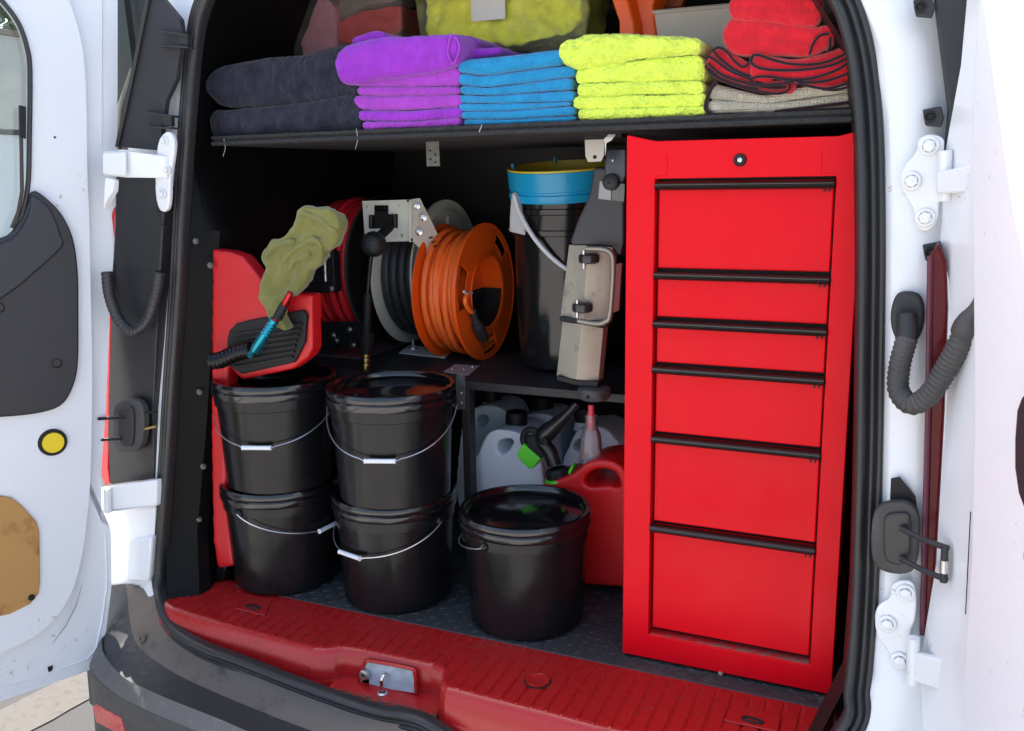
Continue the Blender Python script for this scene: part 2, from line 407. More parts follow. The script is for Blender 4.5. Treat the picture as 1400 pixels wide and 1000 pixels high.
# pressed recess on the left lining
lr = thing_px = None
xw = -.955
def onleft(u, v, x=-.866): return P(u, v, x=x)
fr = [onleft(*q) for q in ((337, 200), (326, 313), (330, 317), (357, 316), (362, 200))]
fi = [onleft(*q) for q in ((344, 205), (338, 300), (341, 305), (351, 304), (356, 205))]
pf = MB()
for i in range(len(fr)-1):
    pf.add([fr[i], fr[i+1], fi[i+1], fi[i]], [(0, 1, 2, 3)])
    pf.add([fi[i], fi[i+1], fi[i+1]+Vector((-.02, 0, 0)), fi[i]+Vector((-.02, 0, 0))], [(0, 1, 2, 3)])
pf.build('lining_frame', mat('lining_satin', (.030, .029, .027), .4), van, smooth=False, bevel=.001)
MB().add([p+Vector((-.012, 0, 0)) for p in fi], [tuple(range(len(fi)))]).build('lining_slot', mat('grey_brown_panel', (.035, .032, .028), .6), van, smooth=False)
# screws in the left pillar lining
for (u, v) in ((273, 536), (278, 638), (272, 710), (268, 330), (288, 363)):
    hexbolt(P(u, v, y=-.012 if u > 265 else -.03), (.35, -.9, 0), .0042, .005).build('lining_screw', mat('dull_bolt', (.10, .10, .10), .4, .6), van)

# floor, mat, sill
MB().box((-1.02, -.0, -.06), (.5, .82, -.010)).build('cargo_floor', black_tr, van, smooth=False)
MB().box((-.80, -.004, -.0095), (.445, .80, .0)).build('floor_mat', tread_m, van, smooth=False, bevel=.0015)
tb = MB()
for i in range(60):
    for j in range(26):
        x = -.79+i*.0208; y = .012+j*.0208
        if x > .435: continue
        s = 1 if (i+j) % 2 else -1
        rot = Matrix.Rotation(R_(45*s), 3, 'Z')
        c = Vector((x, y, .0008)); a = rot @ Vector((.0085, 0, 0)); b = rot @ Vector((0, .0022, 0)); t = Vector((0, 0, .0010))
        tb.add([c-a-t, c-b-t, c+a-t, c+b-t, c-a*.7+t, c-b*.5+t, c+a*.7+t, c+b*.5+t], [(4, 5, 6, 7), (0, 1, 5, 4), (1, 2, 6, 5), (2, 3, 7, 6), (3, 0, 4, 7)])
tb.build('mat_tread', tread_m, van, smooth=False, kind='stuff')

# red sill: ribbed top, sloped front, pocket for the striker
fe = [(-.925, -.085), (-.90, -.118), (-.856, -.134), (-.75, -.144), (-.646, -.150), (-.55, -.155), (-.486, -.157), (-.462, -.150), (-.436, -.132), (-.40, -.127),
      (-.25, -.124), (-.222, -.132), (-.205, -.170), (-.190, -.181), (-.1, -.184), (0, -.186), (.087, -.190), (.2, -.184), (.32, -.165), (.40, -.138), (.44, -.10)]
def fy(x):
    for a, b in zip(fe, fe[1:]):
        if a[0] <= x <= b[0]: return a[1]+(b[1]-a[1])*(x-a[0])/(b[0]-a[0])
    return fe[0][1] if x < fe[0][0] else fe[-1][1]
def back_y(x): return 0.02 if x < -.80 else 0.0
xs = sorted(set([-.925+.00137*i for i in range(998)] + [f[0] for f in fe]))
xs = [x for x in xs if x <= .44]
rows = [[] for _ in range(9)]
for x in xs:
    g = min(abs(((x+.9)/.0275) % 1-.5)*.0275, .02); gd = -.0030*min(1, max(0, 1.5-g/.0022))
    f = fy(x); by = back_y(x); pocket = -.445 < x < -.215
    f2 = -.175 if pocket else f
    dz = .0008*noise.noise(Vector((x*9, 0, 0)))
    rows[0].append((x, by, -.002)); rows[1].append((x, by-.012, -.001))
    rows[2].append((x, by-.015, -.001+gd)); rows[3].append((x, (by+f)/2, -.002+gd+dz)); rows[4].append((x, f+.014, -.003+gd))
    rows[5].append((x, f+.010, -.003)); rows[6].append((x, f+.002, -.006)); rows[7].append((x, f-.004, -.013))
    rows[8].append((x, f-(.004 if pocket else .012), -.060))
sill = MB().grid(rows).build('sill', red_sill, van, angle=50)
ledge = [[], [], []]
for x in xs:
    f = fy(x); pocket = -.445 < x < -.215
    ledge[0].append((x, f-(.004 if pocket else .012), -.060))
    ledge[1].append((x, min(f-.016, -.184 if pocket else f-.016), -.068)); ledge[2].append((x, min(f-.018, -.188 if pocket else f-.018), -.10))
MB().grid(ledge).build('sill_ledge', red_sill, van, angle=50)
# striker pocket: pale plate set into a red rim
pk = [(489, 936), (499, 907), (507, 904), (560, 914), (567, 921), (569, 948)]
pyy = -.134
pw = [P(u, v, y=pyy-.004) for u, v in pk]
MB().prism(pw, (0, .003, 0)).build('striker_plate', mat('pale_blue_grey_paint', (.42, .47, .52), .4, var=.2, vscale=40), sill, smooth=False)
MB().tube(spline(pw, 5), .0035, 8).build('pocket_rim', red_sill, sill)
s0 = P(520, 948, y=-.16); s1 = P(541, 935, y=-.135)
zst = -.066
pA = P(523, 950, z=zst); pB = P(543, 938, z=zst); h = .036
MB().tube(spline([pA, pA+Vector((0, 0, h*.8)), pA*.8+pB*.2+Vector((0, 0, h)), pA*.2+pB*.8+Vector((0, 0, h)), pB+Vector((0, 0, h*.8)), pB], 5), .0036, 10).build('striker_loop', chrome, sill)
MB().lathe([(0, 0), (.010, 0), (.010, .004), (.007, .006), (.006, .006)], pA, (0, 0, 1), 20).build('striker_foot', steel, sill)
MB().lathe([(.004, 0), (.0095, 0), (.0105, .003), (.0095, .008), (.006, .009), (.004, .009)], P(500, 921, y=-.140), (0, -1, 0), 24, True).build('threaded_bush', steel, sill)
MB().box(P(494, 932, y=-.138)+Vector((0, 0, -.012)), P(506, 925, y=-.136)+Vector((0, .001, .008))).build('bush_tab', steel, sill, bevel=.002)
dirt = MB()
for i in range(900):
    x = -.44+random.random()*.23; y = random.uniform(-.195, -.135); s = random.uniform(.0006, .0018)
    dirt.box((x-s, y-s, -.068), (x+s, y+s, -.0665+s*.8), Matrix.Rotation(random.random()*3, 3, 'Z'))
for i in range(260):
    x = -.85+random.random()*1.25; y = random.uniform(fy(x)+.012, -.01); s = random.uniform(.0003, .0009)
    dirt.box((x-s, y-s*.5, -.0020), (x+s, y+s*.5, -.0013+s*.4), Matrix.Rotation(random.random()*3, 3, 'Z'))
dirt.build('dirt_crumbs', mat('dirt', (.10, .085, .06), .95), van, smooth=False, kind='stuff')
# round drain plug, lashing slot, ring
cpl = P(735, 930, z=0)
MB().lathe([(.021, -.001), (.0215, .002), (.019, .0028), (.017, .0015), (0, .0018)], (cpl.x, cpl.y, -.001), (0, 0, 1), 36).build('round_plug', red_sill, sill)
MB().lathe([(.0215, -.002), (.0235, .0006), (.0245, -.002)], (cpl.x, cpl.y, -.001), (0, 0, 1), 36).build('plug_groove', mat('groove_dark', (.02, .012, .01), .9), sill)  # plain dark ring around the plug
def slot(us, name):
    q = [P(u, v, z=.0) for u, v in us]; c = sum(q, Vector())/len(q)
    MB().prism([p+Vector((0, 0, -.0025)) for p in q], (0, 0, .0035)).build(name, red_sill, sill, bevel=.0015, smooth=False)
    b = MB(); d = (q[1]-q[0]).normalized(); o = c+(q[2]-q[1])*.22*(-1 if (q[2]-q[1]).y > 0 else 1)
    pts = [o+d*.016*math.cos(a)*1.0+Vector((0, .006*math.sin(a), .002)) for a in [i*math.pi/8 for i in range(16)]]
    b.tube(pts+[pts[0]], .0022, 8, False).build('lashing_eye', black_mt, sill)
slot([(1001, 962), (1068, 978), (1063, 1001), (990, 985)], 'lashing_cup')
slot([(338, 812), (372, 820), (362, 842), (322, 832)], 'lashing_cup')
# pile of the left end: red side upstand
# bumper
def st(*a): return [P(u, v, z=z) for u, v, z in a]
B0 = [(-1.10, .55, -.07)]; B1 = [(-1.13, .55, -.10)]; B2 = [(-1.16, .55, -.17)]; B3 = [(-1.18, .55, -.22)]
r0 = [P(168, 795, y=.02), P(188, 797, y=-.055), P(204, 826, y=-.09), P(214, 862, y=-.135), P(240, 893, y=-.165), P(285, 917, y=-.19), P(345, 938, y=-.205), P(400, 960, y=-.215), P(460, 983, y=-.222), P(530, 1002, y=-.226)]
r1 = [P(160, 796, y=.0), P(172, 800, y=-.08), P(177, 846, y=-.12), P(188, 882, y=-.16), P(225, 912, y=-.19), P(270, 936, y=-.21), P(330, 962, y=-.225), P(385, 984, y=-.24), P(445, 1006, y=-.25), P(520, 1030, y=-.255)]
r2 = [P(144, 812, y=.0), P(142, 850, y=-.09), P(137, 882, y=-.16), P(139, 903, y=-.21), P(165, 932, y=-.265), P(205, 953, y=-.30), P(255, 974, y=-.32), P(300, 992, y=-.335), P(360, 1018, y=-.345), P(450, 1050, y=-.35)]
r3 = [p+Vector((-.012-.01*(i < 4), -.012*(i > 2), -.022)) for i, p in enumerate(r2)]
r4 = [p+Vector((-.004, -.004, -.22)) for p in r3]
def ext(r, y, z): return r+[Vector((-.2, y, z)), Vector((.1, y+.005, z)), Vector((.35, y+.04, z)), Vector((.5, y+.12, z)), Vector((.6, y+.26, z)), Vector((.63, y+.6, z))]
e0 = [Vector((-1.08, .6, r0[0].z))]+ext(r0, -.225, -.115); e1 = [Vector((-1.10, .6, r1[0].z))]+ext(r1, -.26, -.135); e2 = [Vector((-1.14, .6, r2[0].z))]+ext(r2, -.355, -.165)
e3 = [Vector((-1.155, .6, r3[0].z))]+ext(r3, -.37, -.19); e4 = [Vector((-1.16, .6, -.40))]+ext(r4, -.375, -.41)
S0, S1, S2, S3, S4 = [spline(e, 5) for e in (e0, e1, e2, e3, e4)]
bump = MB().grid([S1, S2, S3, S4]).build('bumper', bumper_m, van, angle=25)
MB().grid([[p+Vector((0, .012, .02)) for p in S0], S0, S1]).build('bumper_step', bumper_l, bump, angle=60)
bandm = specks('bumper_edge_plastic', (.105, .10, .095), (.16, .15, .14), .5, 30, .72, bump=.3)
sb = [[a.lerp(b, t)+Vector((0, -.001, .0015)) for a, b in zip(S2, S3)] for t in (-.35, .3, .9)]
MB().grid(sb).build('bumper_edge_band', bandm, bump, angle=60)
cl = P(196, 874, y=-.150)
MB().lathe([(0, .004), (.005, .004), (.006, .006), (.010, .005), (.011, 0)], cl, (-.5, -.8, .4), 24).build('bumper_clip', bumper_l, bump)
MB().tube([cl+Vector((-.003, -.006, .003)), cl+Vector((.003, -.0075, .001))], .0012, 6).build('clip_slot', black_mt, bump)
rp = [P(u, v, y=-.30) for u, v in ((128, 964), (132, 962), (165, 982), (170, 1003), (132, 985))]
rpy = [(-.24), (-.245), (-.29), (-.30), (-.25)]
rp = [P(u, v, y=yy) for (u, v), yy in zip(((126, 966), (131, 963), (164, 981), (171, 1008), (131, 988)), rpy)]
MB().prism(rp, (.012, .012, 0)).build('reflector', lens_red, bump, bevel=.002, smooth=False)

# body left rear corner and side
def body(side):
    rows = []
    for i in range(16):
        z = -.075+.1*i
        if side < 0:
            q = min((p for p in seal_c if p.x < -.3), key=lambda p: abs(p.z-max(z, -.02)) + (0 if p.x < -.6 else .5))
            qx, qy = q.x-.014, q.y+.004
            ox = min(-1.08+.06*max(0, z), qx-.13)
            rows.append([(qx+.02, qy+.01, z), (qx, qy, z), (qx-.03, qy+.006, z), (qx-.05, qy+.012, z), (ox+.02, qy+.03, z), (ox, qy+.055, z), (ox-.015, qy+.12, z), (ox-.02, .8, z), (ox-.02, 2.6, z)])
        else:
            q = min((p for p in seal_c if p.x > .2), key=lambda p: abs(p.z-max(z, -.02)))
            qx, qy = q.x+.014, q.y+.004
            ox = .66-.06*max(0, z)
            rows.append([(qx-.02, qy+.01, z), (qx, qy, z), (qx+.012, qy-.002, z), (qx+.016, qy-.008, z), (qx+.07, qy-.006, z), (qx+.078, qy+.004, z), (ox-.03, qy+.03, z), (ox, qy+.07, z), (ox+.02, .8, z), (ox+.02, 2.6, z)])
    return rows
MB().grid(body(-1)).build('left_body_side', white, van, angle=60)
MB().grid(body(1)).build('right_body_side', white, van, angle=60)
MB().box((-1.08, .05, 1.415), (.63, 2.6, 1.45)).build('roof', white, van, bevel=.02)
rh = [q+Vector((0, .004, 0)) for q in seal_c if q.z > 1.0]
MB().box((-1.08, .02, 1.215), (.63, .045, 1.45)).build('roof_header', white, van, bevel=.01)
# lower left corner of the body, catches the sun
MB().prism([P(176, 740, y=-.074), P(207, 735, y=-.080), P(203, 797, y=-.084), P(173, 795, y=-.078)], (0, .03, 0)).build('body_corner', white, van, bevel=.006, segs=3)

# left tail light, black housing towards the door
tl = MB().prism([P(u, v, y=-.05) for u, v in ((158, 240), (214, 238), (224, 290), (216, 420), (210, 560), (211, 655), (150, 663), (147, 600), (152, 420), (157, 300))], (0, .05, 0)).build('tail_light', mat('black_lamp_housing', (.018, .018, .020), .42, bump=.25, bscale=300, bdist=.0005), van, bevel=.003, smooth=False)
MB().prism([P(u, v, y=-.045) for u, v in ((156, 282), (149, 300), (146, 360), (138, 420), (134, 640), (143, 664), (150, 662), (147, 640), (151, 420), (158, 300))], (0, .09, 0)).build('lens', lens_red, tl, bevel=.003)
ut = MB().prism([P(u, v, y=-.04) for u, v in ((204, -10), (222, -2), (245, 26), (248, 45), (240, 108), (226, 138), (216, 206), (160, 201), (183, 95))], (.002, .012, 0)).build('pillar_trim', black_gy, van, bevel=.002, smooth=False)
MB().tube([P(204, -10, y=-.045), P(183, 95, y=-.045), P(160, 201, y=-.045)], .004, 6).build('trim_edge', black_gy, ut)
for (u0, v0, v1, u1) in ((214, 41, 62, 256), (195, 152, 173, 234)):
    for v in (v0, v1):
        dv = 6 if v == v0 else 1
        MB().prism([P(u0, v, y=-.055), P(u1, v+dv, y=-.055), P(u1, v+dv+3, y=-.055), P(u0, v+2, y=-.055)], (0, .02, 0)).build('trim_tab', black_gy, ut, smooth=False)
    MB().prism([P(u1-12, v0+6, y=-.045), P(u1, v0+7, y=-.045), P(u1, v1, y=-.045), P(u1-12, v1, y=-.045)], (0, .01, 0)).build('tab_plate', black_gy, ut, smooth=False, bevel=.001)
for (u0, v, u1) in ((209, 291, 224), (213, 309, 224)):
    MB().prism([P(u0, v, y=-.06), P(u1, v, y=-.06), P(u1, v+2, y=-.06), P(u0, v+2, y=-.06)], (0, .01, 0)).build('housing_tab', black_gy, tl, smooth=False)
# dark plate standing in for the shade of the cavity behind the gap
MB().prism([P(u, v, y=.02) for u, v in ((150, -5), (202, -10), (202, 90), (165, 205), (150, 205))], (0, .02, 0)).build('cavity_plate', mat('cavity_dark', (.02, .022, .02), .05), van, smooth=False)
MB().tube([P(158, 205, y=.012), P(163, 150, y=.012), P(182, 95, y=.012)], .006, 8).build('window_gasket', mat('olive_grey_trim', (.22, .23, .17), .6), van)

# ---- hinges
def hinge_plate(px, bolts, y, name, pf_, bolt_r=.0085):
    h = puffy(name, px, y, .010, white, pf_, voxel=.0022, it=3, sp=4)
    for (u, v) in bolts:
        hexbolt(P(u, v, y=y-.001), (0, -1, 0), bolt_r, .008).build('hinge_bolt', white, h)
    return h
h1 = hinge_plate([(1271, 184), (1290, 190), (1291, 212), (1300, 222), (1300, 262), (1285, 275), (1282, 300), (1268, 317), (1252, 310), (1249, 288), (1240, 272), (1230, 250), (1236, 228), (1252, 210), (1256, 192)],
                 [(1270, 200), (1246, 248), (1265, 298)], -.045, 'upper_right_hinge', van)
MB().prism([P(1280, 236, y=-.07), P(1342, 222, y=-.12), P(1345, 262, y=-.12), P(1280, 266, y=-.07)], (.004, .012, 0)).build('hinge_arm', white, h1, bevel=.003)
MB().tube([P(1293, 206, y=-.06), P(1293, 275, y=-.06)], .0085, 14).build('hinge_pin', white, h1)
MB().prism([P(1346, 178, y=-.13), P(1358, 178, y=-.13), P(1356, 300, y=-.13), P(1345, 300, y=-.13)], (.002, .006, 0)).build('hinge_leaf', white, h1, bevel=.001)
h2 = hinge_plate([(1236, 794), (1250, 800), (1253, 830), (1250, 850), (1244, 870), (1246, 905), (1232, 917), (1218, 912), (1213, 890), (1200, 872), (1196, 845), (1202, 828), (1216, 818), (1220, 800)],
                 [(1238, 811), (1213, 853), (1230, 903)], -.092, 'lower_right_hinge', van)
MB().prism([P(1246, 893, y=-.115), P(1300, 905, y=-.15), P(1300, 950, y=-.15), P(1243, 930, y=-.115)], (.004, .012, 0)).build('hinge_arm', white, h2, bevel=.003)
MB().tube([P(1249, 872, y=-.11), P(1248, 935, y=-.11)], .0085, 14).build('hinge_pin', white, h2)
MB().prism([P(1306, 878, y=-.14), P(1315, 878, y=-.14), P(1313, 985, y=-.14), P(1304, 985, y=-.14)], (.002, .006, 0)).build('hinge_leaf', white, h2, bevel=.001)
h3 = hinge_plate([(226, 181), (236, 186), (238, 205), (233, 240), (231, 280), (224, 290), (216, 283), (212, 255), (215, 200)], [(225, 193), (229, 233), (223, 266)], -.062, 'upper_left_hinge', van, .006)
MB().prism([P(141, 207, y=-.10), P(170, 206, y=-.095), P(226, 214, y=-.068), P(228, 244, y=-.068), P(170, 243, y=-.095), P(141, 240, y=-.10)], (.003, .014, 0)).build('hinge_arm', white, h3, bevel=.003)
MB().prism([P(140, 209, y=-.106), P(169, 208, y=-.102), P(169, 241, y=-.102), P(140, 238, y=-.106)], (.003, .006, 0)).build('hinge_leaf', white, h3, bevel=.002)
h4 = MB().prism([P(134, 668, y=-.10), P(158, 664, y=-.098), P(214, 656, y=-.078), P(214, 692, y=-.078), P(158, 700, y=-.098), P(134, 702, y=-.10)], (.003, .014, 0)).build('lower_left_hinge', white, van, bevel=.003)
MB().tube([P(147, 668, y=-.106), P(147, 700, y=-.106)], .008, 12).build('hinge_pin', white, h4)
# body under lower left hinge
MB().prism([P(128, 700, y=-.045), P(212, 692, y=-.066), P(210, 740, y=-.068), P(205, 802, y=-.072), P(150, 802, y=-.06), P(128, 800, y=-.045)], (-.004, .05, 0)).build('body_lower_panel', white, van, bevel=.006, segs=3)

# ---- right pillar details
for (u, v) in ((1262, 10), (1275, 160), (1275, 345)):
    o = MB().prism([P(u-14, v-10, y=-.035), P(u+12, v-15, y=-.035), P(u+16, v+2, y=-.035), P(u+12, v+14, y=-.035), P(u-10, v+12, y=-.035)], (0, .012, 0)).build('pillar_bracket', black_gy, van, bevel=.002, smooth=False)
    MB().lathe([(.0075, 0), (.0075, .004), (.005, .005), (.004, .002), (0, .002)], P(u-4, v, y=-.035), (0, -1, 0), 16).build('bracket_stud', black_mt, o)
MB().prism([P(u, v, y=-.03) for u, v in ((1276, -10), (1325, -10), (1308, 210), (1290, 212), (1296, 150))], (.0, .06, 0)).build('outer_weatherstrip', black_gy, van, bevel=.004, smooth=False)
rl = MB().prism([P(u, v, y=-.082) for u, v in ((1272, 350), (1284, 332), (1294, 358), (1297, 420), (1292, 560), (1282, 740), (1274, 866), (1262, 868), (1266, 720), (1270, 560))], (0, .04, 0)).build('tail_light', lens_dk, van, bevel=.004, smooth=False)
MB().tube([P(1272, 350, y=-.084), P(1269, 560, y=-.084), P(1261, 868, y=-.084)], .004, 8).build('lamp_gasket', mat('plum_gasket', (.10, .012, .03), .4), rl)
MB().prism([P(u, v, y=-.068) for u, v in ((1218, 655), (1230, 653), (1252, 680), (1254, 700), (1216, 700))], (0, .004, 0)).build('black_patch', black_mt, van, smooth=False)

def corrugated(px, r, name, m, parent, ribs=34, amp=.12, y0=None):
    pts = spline([P(u, v, y=y) for u, v, y in px], 24)
    n = len(pts)
    L = [0]
    for a, b in zip(pts, pts[1:]): L.append(L[-1]+(b-a).length)
    # resample evenly: four stations a rib
    k = ribs*4+1; out = []; j = 0
    for i in range(k):
        s = L[-1]*i/(k-1)
        while j < n-2 and L[j+1] < s: j += 1
        t = (s-L[j])/max(1e-9, L[j+1]-L[j]); out.append(pts[j].lerp(pts[j+1], t))
    rr = [r*(1+amp*(.5-.5*math.cos(math.pi/2*i*1.0))) for i in range(k)]
    return MB().tube(out, rr, 20).build(name, m, parent, angle=80)
cb = corrugated([(1240, 462, -.075), (1230, 500, -.085), (1229, 535, -.095), (1247, 553, -.11), (1272, 538, -.12), (1294, 503, -.13), (1312, 470, -.14), (1318, 455, -.14)], .0135, 'right_wiring_conduit', rubber_g, van, 34)
puffy('conduit_grommet', [(1242, 399), (1258, 404), (1264, 422), (1262, 450), (1250, 470), (1230, 470), (1219, 450), (1218, 425), (1226, 403)], -.055, .014, black_gy, cb, voxel=.0025, it=4, sp=3)
MB().tube(spline([P(1240, 430, y=-.066), P(1241, 450, y=-.072), P(1239, 466, y=-.076)], 5), [.013]*5+[.014]*6, 16).build('grommet_neck', black_gy, cb)
MB().tube(spline([P(1315, 458, y=-.14), P(1326, 440, y=-.145), P(1336, 418, y=-.15), P(1346, 380, y=-.15)], 6), [.0150, .0158, .0164, .0168, .0168, .0164, .0158, .015, .014, .0125, .011, .0095, .008, .007, .006, .0052, .005, .0045, .004], 18).build('conduit_boot', rubber_g, cb)
corrugated([(146, 372, -.10), (150, 405, -.098), (163, 438, -.092), (182, 453, -.085), (202, 438, -.078), (214, 400, -.072), (219, 372, -.07)], .0105, 'left_wiring_conduit', rubber, van, 32)

# ---- check straps
def check_boot(px, cx, cy, y, name, k=1):
    o = puffy(name, px, y, .018, rubber_g, van, voxel=.0025, it=5, sp=3)
    return o
b1 = check_boot([(1212, 689), (1240, 688), (1256, 704), (1257, 740), (1252, 776), (1236, 786), (1210, 783), (1193, 768), (1191, 730), (1196, 700)], 0, 0, -.09, 'right_check_strap')
puffy('boot_inner', [(1216, 704), (1240, 702), (1245, 715), (1244, 760), (1232, 773), (1212, 768), (1208, 745), (1209, 712)], -.096, .014, rubber, b1, voxel=.002, it=4, sp=2)
MB().tube([P(1232, 723, y=-.10), P(1262, 738, y=-.125), P(1296, 750, y=-.15)], .0042, 10).build('check_rod', black_gy, b1)
MB().tube([P(1232, 764, y=-.10), P(1262, 780, y=-.125), P(1294, 793, y=-.15)], .0042, 10).build('check_rod', black_gy, b1)
MB().tube([P(1292, 747, y=-.152), P(1290, 796, y=-.152)], .0050, 10).build('check_link', black_gy, b1)
MB().tube([P(1291, 766, y=-.154), P(1290.5, 783, y=-.154)], .0056, 12).build('link_collar', steel, b1)
b2 = check_boot([(164, 548), (180, 546), (194, 556), (196, 590), (190, 614), (172, 619), (156, 612), (152, 590), (154, 560)], 0, 0, -.075, 'left_check_strap')
puffy('boot_inner', [(166, 557), (178, 556), (182, 568), (181, 606), (172, 611), (163, 604), (161, 580), (162, 562)], -.081, .012, black_gy, b2, voxel=.002, it=3, sp=2)
MB().tube([P(134, 573, y=-.11), P(168, 571, y=-.084)], .0032, 8).build('check_rod', black_mt, b2)
MB().tube([P(132, 602, y=-.11), P(166, 600, y=-.084)], .0032, 8).build('check_rod', black_mt, b2)
MB().tube([P(196, 564, y=-.07), P(214, 564, y=-.066)], .0028, 8).build('check_rod', black_mt, b2)
MB().tube([P(196, 587, y=-.07), P(214, 583, y=-.066)], .0028, 8).build('check_rod', brass, b2)

# ---- left rear door (opened past square, inner face to the camera)
H = P(148, 500, y=-.085); ang = R_(25)
dL = Vector((-math.sin(ang), -math.cos(ang), 0)); nL = Vector((math.cos(ang), -math.sin(ang), 0))
def DL(u, v, o=0): return PP(u, v, H+nL*o, nL)
def dpoly(px, o=0, sp=0): 
    q = [DL(u, v, o) for u, v in px]; return spline(q, sp, True) if sp else q
def ring(outer, inner):
    """flat ring between two loops of equal length"""
    n = len(outer); b = MB(); b.add(outer+inner, [(i, (i+1) % n, n+(i+1) % n, n+i) for i in range(n)]); return b
def resample(loop, n):
    L = [0]; m = len(loop)
    for i in range(m): L.append(L[-1]+(loop[(i+1) % m]-loop[i]).length)
    out = []; j = 0
    for i in range(n):
        s = L[-1]*i/n
        while L[j+1] < s: j += 1
        t = (s-L[j])/max(1e-9, L[j+1]-L[j]); out.append(loop[j % m].lerp(loop[(j+1) % m], t))
    return out
ld = bpy.data.objects.new('left_rear_door', None); COL.objects.link(ld); ld.parent = van
def ringsolid(outer, inner, off, name, m, parent, n=160, **kw):
    # align starts on the corner of each loop nearest to the first outer point
    o_ = resample(outer, n); k = min(range(len(inner)), key=lambda i: (inner[i]-outer[0]).length); inner = inner[k:]+inner[:k]
    i_ = resample(inner, n); off = Vector(off); b = MB()
    b.add(o_+i_+[p+off for p in o_]+[p+off for p in i_],
          [(i, (i+1) % n, n+(i+1) % n, n+i) for i in range(n)] + [(2*n+i, 3*n+i, 3*n+(i+1) % n, 2*n+(i+1) % n) for i in range(n)] +
          [(i, 2*n+i, 2*n+(i+1) % n, (i+1) % n) for i in range(n)] + [(n+i, n+(i+1) % n, 3*n+(i+1) % n, 3*n+i) for i in range(n)])
    return b.build(name, m, parent, **kw)
door_out = [(157, -60), (158, 0), (158, 120), (156, 300), (148, 420), (142, 560), (136, 640), (136, 712), (149, 718), (150, 760), (150, 800), (143, 856), (136, 896), (122, 913), (60, 935), (0, 955), (-140, 1001), (-560, 1135), (-560, 600), (-560, -60)]
win = [(-18, -18), (8, 8), (26, 34), (37, 66), (41, 100), (40, 200), (38, 255), (28, 300), (14, 322), (-14, 338), (-90, 350), (-330, 400), (-400, 340), (-400, 60), (-330, -60), (-160, -60), (-60, -45)]
outL = [DL(u, v, -.02) for u, v in door_out]
ringsolid(outL, dpoly(win, -.02, 4), nL*.012, 'door_panel', white_in, ld, n=240, angle=35, bevel=.0015)
# raised inner pan, its edge curving as in the pressing
pan = [(84, -20), (104, 30), (114, 75), (118, 140), (119, 220), (122, 300), (124, 400), (126, 520), (124, 640), (120, 700), (112, 760), (98, 810), (72, 850), (30, 880), (-40, 908), (-200, 960), (-480, 1040), (-520, 900), (-520, 300), (-500, -30), (-300, -80), (-100, -80), (40, -60)]
ringsolid(dpoly(pan, .012, 5), dpoly(win, .012, 4), -nL*.024, 'inner_pan', white_in, ld, n=240, angle=35, bevel=.004, segs=3)
low = [(114, 480), (116, 560), (114, 640), (106, 700), (92, 756), (68, 800), (24, 830), (-60, 858), (-200, 900), (-440, 960), (-470, 800), (-470, 560), (-300, 540), (-100, 560), (40, 590), (90, 560)]
# window glass, gasket
MB().prism(dpoly(win, -.006, 4), -nL*.004).build('window_pane', pane, ld, smooth=False)
gpts = [DL(u, v, .015) for u, v in [(a, b) for a, b in win]]
MB().tube(spline(gpts, 5, True)+[gpts[0]], .0045, 8, False).build('window_gasket', rubber, ld)
MB().tube([DL(28, 145, .012), DL(29, 200, .014), DL(30, 262, .016), DL(25, 290, .016), DL(16, 312, .014)], .0034, 8).build('heater_wire', mat('brown_wire_sleeve', (.05, .03, .02), .35), ld)
MB().prism([DL(27, 144, .018), DL(36, 146, .018), DL(36, 190, .018), DL(27, 188, .018)], -nL*.006).build('wire_clip', black_mt, ld, bevel=.001)
# charcoal trim
trim = [(45, 262), (60, 268), (84, 292), (100, 325), (107, 370), (108, 430), (107, 500), (98, 535), (82, 556), (50, 566), (0, 571), (-80, 574), (-300, 560), (-340, 420), (-300, 340), (-120, 345), (0, 326), (26, 306), (38, 282)]
tr_ = MB().prism(dpoly(trim, .026, 4), -nL*.013).build('door_trim', mat('charcoal_door_trim', (.022, .023, .027), .45, bump=.3, bscale=500, bdist=.0004), ld, bevel=.006, segs=4, angle=30)
facet = [(44, 268), (60, 276), (74, 294), (84, 322), (86, 338), (50, 372), (10, 404), (-60, 440), (-300, 500), (-300, 350), (-120, 352), (0, 334), (30, 312), (42, 285)]
MB().prism(dpoly(facet, .034, 3), -nL*.009).build('trim_facet', mat('charcoal_trim_highlight', (.030, .032, .038), .5, bump=.3, bscale=500, bdist=.0004), tr_, bevel=.006, segs=4)  # the facet's highlight is put into a lighter charcoal
for (u, v) in ((78, 497), (-1, 421)):
    MB().lathe([(.0090, 0), (.0098, .0012), (.0080, .0016), (.0066, -.004), (0, -.004)], DL(u, v, .0265), nL, 24).build('trim_hole', black_mt, tr_)
# yellow button
MB().lathe([(0, .006), (.0200, .006), (.0208, .0035), (.0208, 0)], DL(72, 605, .013), nL, 40).build('yellow_button', yellow_b, ld)
MB().lathe([(.0204, .001), (.0211, .0048), (.0262, .0048), (.0276, 0)], DL(72, 605, .0125), nL, 40).build('button_ring', black_mt, ld)
wp = [(-60, 676), (0, 678), (16, 681), (30, 692), (50, 714), (54, 728), (55, 795), (53, 812), (42, 826), (14, 840), (-60, 856), (-200, 880), (-340, 800), (-300, 690)]
MB().prism(dpoly(wp, .0175, 0), -nL*.005).build('hardboard_cover', wood_p, ld, bevel=.002, smooth=False)
MB().lathe([(0, .005), (.0042, .005), (.0062, .003), (.0066, 0)], DL(43, 817, .0175), nL, 20).build('cover_plug', black_mt, ld)
MB().lathe([(0, .001), (.002, .001), (.0022, 0)], DL(75, 188, .0125), nL, 12).build('plug_hole', black_mt, ld)
